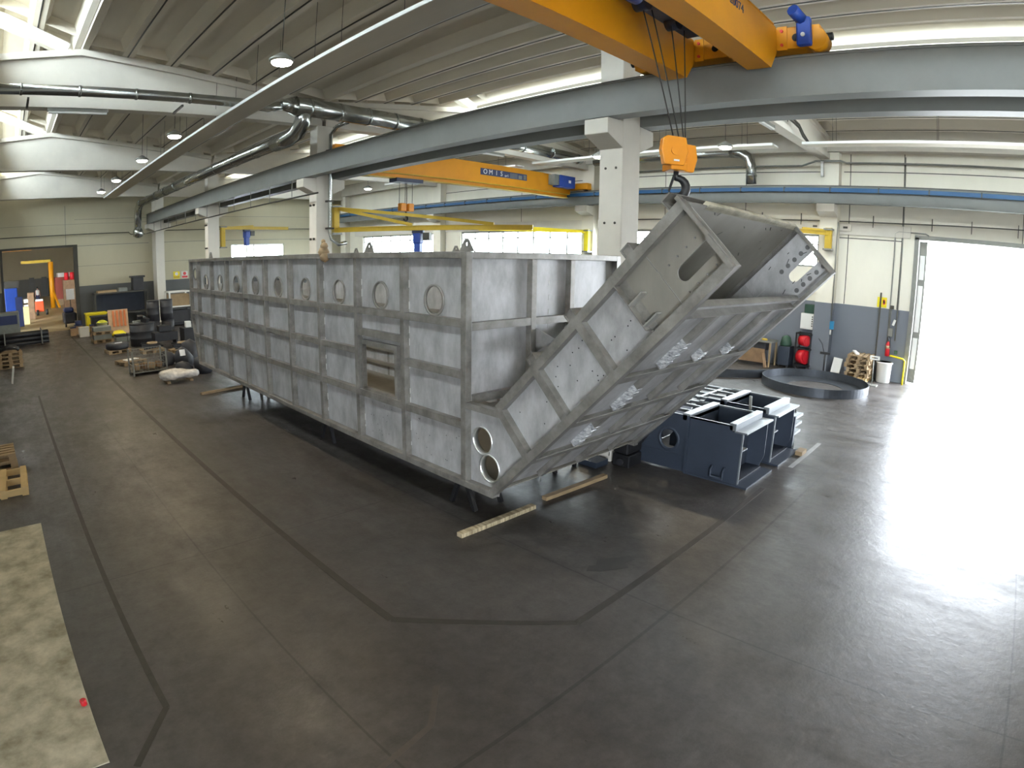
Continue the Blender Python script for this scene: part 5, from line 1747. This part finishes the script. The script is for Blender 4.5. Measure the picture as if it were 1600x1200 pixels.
# heaps of black bags and scrap next to the tank's far end
for i, (x, y, z, r, h, lb) in enumerate(((4.98, 19.1, 0, 0.26, 0.42, 'small black sack right of the wire cage, nearest the aisle'), (5.2, 19.95, 0, 0.30, 0.75, 'black sack with white tag right of the wire cage'),
                                         (4.95, 21.3, 0, 0.28, 0.5, 'low black sack behind the wire cage'), (5.75, 21.0, 0, 0.36, 0.85, 'tallest black sack, farthest back beside the tank end'),
                                         (5.55, 18.95, 0, 0.28, 0.55, 'black sack nearest the tank end wall'))):
    b = MB()
    n = 16
    prof = [(r * 0.9, 0), (r * 1.05, h * 0.2), (r, h * 0.55), (r * 0.7, h * 0.85), (r * 0.2, h * 0.97), (0.02, h)]
    b.lathe((x, y, z), prof, n)
    b.v = [(px + 0.05 * sin(9 * pz + 5 * py), py + 0.05 * cos(8 * pz + 6 * px), pz) for px, py, pz in b.v]
    t = thing('black_sack', lb, 'sack', (x, y, 0), 'black sacks beside the tank end')
    b.build('sack', MT['blackp'], t)
    if i == 1:
        MB().rbox((x - 0.1, y - 0.29, 0.6), (0.18, 0.03, 0.2), rx=-0.4).build('tag', MT['lettering'], t)
for i, (x, y, lb) in enumerate(((5.2, 24.8, 'rusty scrap frame behind the wire cage, left'), (6.25, 23.9, 'dark scrap frame behind the wire cage, right'))):
    pallet(x, y, 0, 0.2 * i, lb.replace('scrap frame', 'pallet of scrap'), None, MT['owood'], L=0.95)
    t = thing('scrap_heap', lb, 'scrap', (x, y, 0.144))
    b = MB()
    for k in range(4):
        b.bar((x - 0.4, y - 0.3 + 0.2 * k, 0.2 + 0.05 * k), (x + 0.4, y - 0.25 + 0.2 * k, 0.26), 0.06, 0.06)
    b.split('bar', MT['black'], t)
    MB().tube([(x + 0.2 * cos(a), y + 0.2 * sin(a), 0.38) for a in [2 * pi * k / 12 for k in range(13)]], 0.035, 8).build('hoop', MT['owood'], t)
t = thing('metal_skip', 'dark metal bin with a raised lid before the barrels', 'bin', (6.0, 25.9, 0))
MB().box(5.5, 6.5, 25.55, 26.25, 0.3, 0.66).build('body', MT['black'], t, bevel=0.02)
MB().box(5.72, 6.28, 25.65, 26.15, 0.66, 0.92).build('lid', MT['black'], t, bevel=0.03)
for x in (5.55, 6.45):
    MB().box(x - 0.04, x + 0.04, 25.6, 26.2, 0, 0.3).build('foot', MT['black'], t)
# crates stacked by the column
for z, lb, m in ((0.148, 'dark crate under the white framed crate', 'black'), (1.02, 'white framed crate on top beside the tank end', 'white')):
    t = thing('framed_crate', lb, 'crate', (8.9, 34.5, z), 'crates beside the tank end')
    b = MB()
    for x in (8.3, 9.5):
        for y in (34.0, 35.0):
            b.box(x - 0.04, x + 0.04, y - 0.04, y + 0.04, z, z + 0.86)
    for zz in (z, z + 0.8):
        for y in (34.0, 35.0):
            b.box(8.3, 9.5, y - 0.035, y + 0.035, zz, zz + 0.07)
        for x in (8.3, 9.5):
            b.box(x - 0.035, x + 0.035, 34.0, 35.0, zz, zz + 0.07)
    b.build('frame', MT[m], t)
    MB().box(8.36, 9.44, 34.06, 34.94, z + 0.07, z + 0.7).build('contents', MT['owood'] if m == 'white' else MT['blackp'], t)
t = thing('crate_base', 'black wheeled base below the stacked crates', 'base', (8.9, 34.5, 0))
MB().box(8.25, 9.55, 33.95, 35.05, 0.06, 0.148).build('base', MT['black'], t)
for x in (8.4, 9.4):
    MB().box(x - 0.06, x + 0.06, 34.0, 35.0, 0.0, 0.06).build('runner', MT['black'], t)
single(MB().rbox((7.35, 27.0, 0.75), (0.24, 0.24, 0.26)), 'paper_box', MT['white'], 'small white box just left of the tank end', 'box', bevel=0.01)
single(MB().box(7.05, 7.65, 26.6, 27.4, 0.0, 0.62), 'steel_chest', MT['black'], 'dark steel chest carrying a small white box', 'chest', bevel=0.02)
# wrapped bundle
t = thing('wrapped_bundle', 'long bundle wrapped in pale plastic film on the floor', 'bundle', (4.5, 18.1, 0))
for k, x in enumerate((4.15, 4.85)):
    MB().box(x - 0.05, x + 0.05, 17.85, 18.35, 0, 0.06).build('skid', MT['owood'], t)
b = MB()
n, m = 14, 16
for i in range(n + 1):
    k = i / n
    r = 0.16 + 0.03 * sin(5 * k) if 0 < i < n else 0.07
    for j in range(m):
        a = 2 * pi * j / m
        rr = r * (1 + 0.14 * sin(3 * a + 9 * k) + 0.08 * sin(7 * a - 21 * k))
        b.v.append((3.95 + 1.15 * k, 18.2 - 0.25 * k + rr * 1.5 * cos(a), 0.20 + rr * 0.82 * sin(a) + 0.02))
for i in range(n):
    for j in range(m):
        j2 = (j + 1) % m
        b.f.append([i * m + j, i * m + j2, (i + 1) * m + j2, (i + 1) * m + j])
        b.sm.append(True)
b.f.append(list(range(m)))
b.f.append([n * m + j for j in range(m)])
b.sm += [False, False]
b.build('film_wrap', MT['film'], t)
# notices on the back wall
for x, m, lb in ((9.78, 'signy', 'yellow notice on the back wall above the tank end'), (10.3, 'signr', 'red and white notice on the back wall beside the yellow one')):
    t = thing('wall_notice', lb, 'sign', (x, YB - 0.02, 2.47), 'notices on the back wall')
    MB().box(x - 0.2, x + 0.2, YB - 0.02, YB - 0.002, 2.47, 2.9).build('plate', MT['white' if m == 'signr' else m], t)
    MB().box(x - 0.18, x + 0.18, YB - 0.026, YB - 0.019, 2.5, 2.62).build('stripe', MT[m] if m == 'signr' else MT['jyellow'], t)
    MB().cyl((x, YB - 0.026, 2.76), (x, YB - 0.019, 2.76), 0.1, 16).build('pictogram', MT['signr'] if m == 'signr' else MT['white'], t)
# pipe rack and stacks at the left edge
t = thing('pipe_rack', 'low grey rack holding long dark pipes before the back doorway', 'rack', (0.3, 32.5, 0))
for x in (-0.6, 1.2):
    b = MB()
    b.box(x - 0.03, x + 0.03, 32.0, 33.0, 0.0, 0.06).box(x - 0.03, x + 0.03, 32.0, 32.06, 0, 0.75).box(x - 0.03, x + 0.03, 32.94, 33.0, 0, 0.75)
    b.build('stand', MT['pipe'], t)
rows = ['top', 'middle', 'bottom']
pi_ = 0
for j, z in enumerate((0.16, 0.36, 0.56)):
    for i in range(4):
        y = 32.17 + 0.21 * i
        single(MB().cyl((-2.2, y, z), (1.55, y, z), 0.095, 14), 'steel_pipe', MT['black'], 'long dark pipe in the low rack at the left of the aisle', 'pipe', 'dark pipes in the low rack')
t = thing('machine_cabinet', 'grey-green machine cabinet with navy door behind the pipe rack', 'cabinet', (-0.6, 35.5, 0))
MB().box(-1.2, 0.22, 35.0, 36.2, 0, 1.5).build('body', MT['grey'], t, bevel=0.04)
MB().box(-0.9, 0.1, 34.97, 35.0, 0.9, 1.35).build('door', MT['navy'], t)
for k in range(4):
    pallet(-0.35, 25.8, 0.146 * k, 0.06 * (k % 2), 'old dark pallet under the bent pipes, %s of its stack' % ['bottom', 'second', 'third', 'topmost'][k], 'old pallets at the left of the aisle', MT['owood'], L=0.95)
t = thing('bent_pipe_set', 'dark bent pipes lying on the old pallet stack by the pipe rack', 'pipes', (-0.4, 25.8, 0.585))
for k in range(3):
    MB().tube([(-0.75, 25.4 + 0.3 * k, 0.64), (-0.4, 25.4 + 0.3 * k, 0.78), (-0.1, 25.4 + 0.3 * k, 0.72), (0.02, 25.4 + 0.3 * k, 0.64)], 0.05, 8).build('pipe', MT['black'], t)
single(MB().rbox((-0.28, 22.0, 0.25), (0.06, 0.5, 0.5), ry=0.2), 'white_board', MT['white'], 'small white board standing before the old pallets with bent pipes', 'board')

# ------------------------------------------------------------------ next hall, through the back doorway
t = thing('machine_tool', 'tall blue machine at the left of the back doorway', 'machine', (-0.1, 43, 0))
MB().box(-0.55, 0.28, 42, 44, 0, 2.55).build('column', MT['blue'], t, bevel=0.05)
MB().box(-0.5, 0.42, 42.4, 43.6, 2.55, 2.95).build('head', MT['dpipe'], t)
MB().box(0.1, 0.55, 41.6, 42.0, 0.2, 2.0).build('front', MT['navy'], t)
t = thing('steel_cabinet', 'pale yellow cabinet right of the tall blue machine', 'cabinet', (0.75, 46, 0))
MB().box(0.5, 1.0, 45.7, 46.4, 0, 1.15).build('body', mat('pale_yellow', (214, 200, 140), 0.6), t, bevel=0.02)
t = thing('press_machine', 'red machine column in the next hall', 'machine', (1.35, 50, 0))
MB().box(1.05, 1.55, 49.6, 50.4, 0, 1.95).build('column', MT['brown'], t, bevel=0.05)
for z in (0.4, 0.85, 1.25):
    MB().box(0.75, 1.06, 49.6, 50.2, z, z + 0.25).build('shelf', MT['white'], t)
t = thing('forklift', 'orange pallet truck with black wheels in the next hall', 'truck', (2.1, 54, 0))
MB().box(1.7, 2.4, 53.5, 54.7, 0.25, 1.1).build('body', mat('truck_orange', (214, 84, 40), 0.5), t, bevel=0.08)
MB().box(1.75, 2.35, 53.5, 54.0, 1.1, 1.25).build('seat', MT['white'], t)
for x in (1.75, 2.5):
    MB().cyl((x, 53.4, 0.22), (x + 0.2, 53.4, 0.22), 0.22, 16).build('wheel', MT['black'], t)
t = thing('pillar_crane', 'yellow pillar jib crane in the next hall', 'jib crane', (3.65, 62, 0))
MB().cyl((3.65, 62, 0), (3.65, 62, 4.2), 0.24, 16).build('pillar', MT['yellow'], t)
MB().bar((3.65, 62, 4.3), (0.9, 62, 4.3), 0.16, 0.25).build('arm', MT['jyellow'], t)
MB().bar((3.65, 62, 1.8), (4.2, 61, 0.0), 0.15, 0.15).build('brace', MT['yellow'], t)
t = thing('beam_crane', 'yellow crane beam high in the next hall', 'crane', (0, 70, 5.6))
MB().box(-6, 2.2, 69.8, 70.2, 5.6, 6.1).build('beam', MT['yellow'], t)
t = thing('red_container', 'large red container in the next hall', 'container', (5.3, 66, 0))
MB().box(4.2, 6.6, 65, 67.5, 0.6, 2.7).build('body', mat('rust_red', (140, 62, 48), 0.6), t, bevel=0.03)
MB().box(4.3, 6.5, 65.1, 67.4, 0.0, 0.6).build('base', MT['owood'], t)
MB().box(4.5, 6.0, 65.5, 67, 2.7, 3.1).build('load', MT['white'], t)
t = thing('floor_sweeper', 'dark blue floor sweeper beside the doorway post', 'sweeper', (3.35, 40.4, 0))
MB().box(2.95, 3.75, 40.0, 41.4, 0.2, 0.85).build('body', MT['blackp'], t, bevel=0.1)
MB().box(3.0, 3.6, 40.1, 41.0, 0.85, 1.15).build('hood', MT['navy'], t, bevel=0.1)
for x in (3.0, 3.65):
    MB().cyl((x, 40.1, 0.13), (x + 0.1, 40.1, 0.13), 0.13, 14).build('wheel', MT['black'], t)
t = thing('notice_board', 'white notice board in the next hall beside the doorway post', 'sign', (3.75, 44, 1.4))
MB().box(3.5, 4.05, 43.95, 44.0, 1.45, 2.15).build('plate', MT['white'], t)
MB().cyl((3.75, 44.03, 0), (3.75, 44.03, 1.5), 0.03, 8).build('post', MT['dpipe'], t)
for x, lb in ((4.75, 'red canister on the shelf beyond the doorway, left of two'), (5.25, 'red canister on the shelf beyond the doorway, right of two')):
    single(MB().cyl((x, 58, 2.5), (x, 58, 3.15), 0.2, 14), 'red_canister', MT['red'], lb, 'canister', 'red canisters in the next hall')
single(MB().box(4.4, 5.6, 57.6, 58.4, 0, 2.5), 'wood_cupboard', MT['brown'], 'brown cupboard carrying the red canisters in the next hall', 'cupboard')
t = thing('distant_door', 'dark double door in the far wall of the next hall', 'door', (3.0, 90.9, 0))
for x in (2.3, 4.0):
    MB().box(x, x + 0.7, 90.9, 90.98, 0.2, 2.6).build('leaf', MT['dpipe'], t)


# a worker far back in the next hall
def person(x, y, label):
    t = thing('person', label, 'person', (x, y, 0))
    import bmesh
    J = {'pel': (0, 0, 0.95, .13), 'ab': (0, 0, 1.12, .13), 'ch': (0, 0, 1.33, .15), 'nk': (0, 0, 1.50, .06), 'hd': (0, -0.01, 1.60, .085), 'tp': (0, 0, 1.72, .075),
         'hl': (.1, 0, .88, .09), 'kl': (.11, -.02, .48, .065), 'al': (.11, 0.01, .09, .045), 'tl': (.11, -.12, .04, .04),
         'hr': (-.1, 0, .88, .09), 'kr': (-.11, -.02, .48, .065), 'ar': (-.11, .05, .09, .045), 'tr': (-.11, -.08, .04, .04),
         'sl': (.19, 0, 1.42, .06), 'el': (.24, .02, 1.14, .045), 'wl': (.24, -.06, .9, .033), 'gl': (.24, -.08, .8, .03),
         'sr': (-.19, 0, 1.42, .06), 'er': (-.24, .02, 1.14, .045), 'wr': (-.24, -.06, .9, .033), 'gr': (-.24, -.08, .8, .03)}
    E_ = [('pel', 'ab'), ('ab', 'ch'), ('ch', 'nk'), ('nk', 'hd'), ('hd', 'tp'), ('pel', 'hl'), ('hl', 'kl'), ('kl', 'al'), ('al', 'tl'), ('pel', 'hr'), ('hr', 'kr'), ('kr', 'ar'), ('ar', 'tr'),
          ('ch', 'sl'), ('sl', 'el'), ('el', 'wl'), ('wl', 'gl'), ('ch', 'sr'), ('sr', 'er'), ('er', 'wr'), ('wr', 'gr')]
    ks = list(J)
    me = bpy.data.meshes.new('body')
    me.from_pydata([J[k][:3] for k in ks], [(ks.index(a), ks.index(c)) for a, c in E_], [])
    o = bpy.data.objects.new('body', me)
    col.objects.link(o)
    o.parent = t
    sk = o.modifiers.new('skin', 'SKIN')
    for i, k in enumerate(ks):
        me.skin_vertices[0].data[i].radius = (J[k][3], J[k][3])
    me.skin_vertices[0].data[0].use_root = True
    o.modifiers.new('sub', 'SUBSURF').render_levels = 1
    me.materials.append(MT['skin'])
    MB().lathe((x, y, 0.93), [(0.175, 0), (0.17, 0.15), (0.2, 0.4), (0.19, 0.5), (0.08, 0.58)], 16).build('shirt', MT['white'], t)
    b = MB()
    for s in (-1, 1):
        b.cyl((x + s * 0.1, y, 0.96), (x + s * 0.11, y - 0.02, 0.5), 0.115, 12, 0.09).cyl((x + s * 0.11, y - 0.02, 0.5), (x + s * 0.11, y + 0.02, 0.08), 0.09, 12, 0.075)
    b.build('trousers', MT['navy'], t)
    MB().lathe((x, y, 1.66), [(0.098, 0), (0.1, 0.05), (0.07, 0.13), (0.001, 0.15)], 14).build('hair', MT['black'], t)


person(2.63, 71.8, 'person in pale shirt and dark trousers walking in the next hall')

# ------------------------------------------------------------------ yard outside the door
t = thing('paving_stack', 'low stack of slats lying in the bright yard', 'stack', (34, 1.0, 0))
b = MB()
for k in range(6):
    b.box(33.5, 38, -1.5 + 0.6 * k, -1.2 + 0.6 * k, 0, 0.12)
b.build('slat', MT['ground'], t)
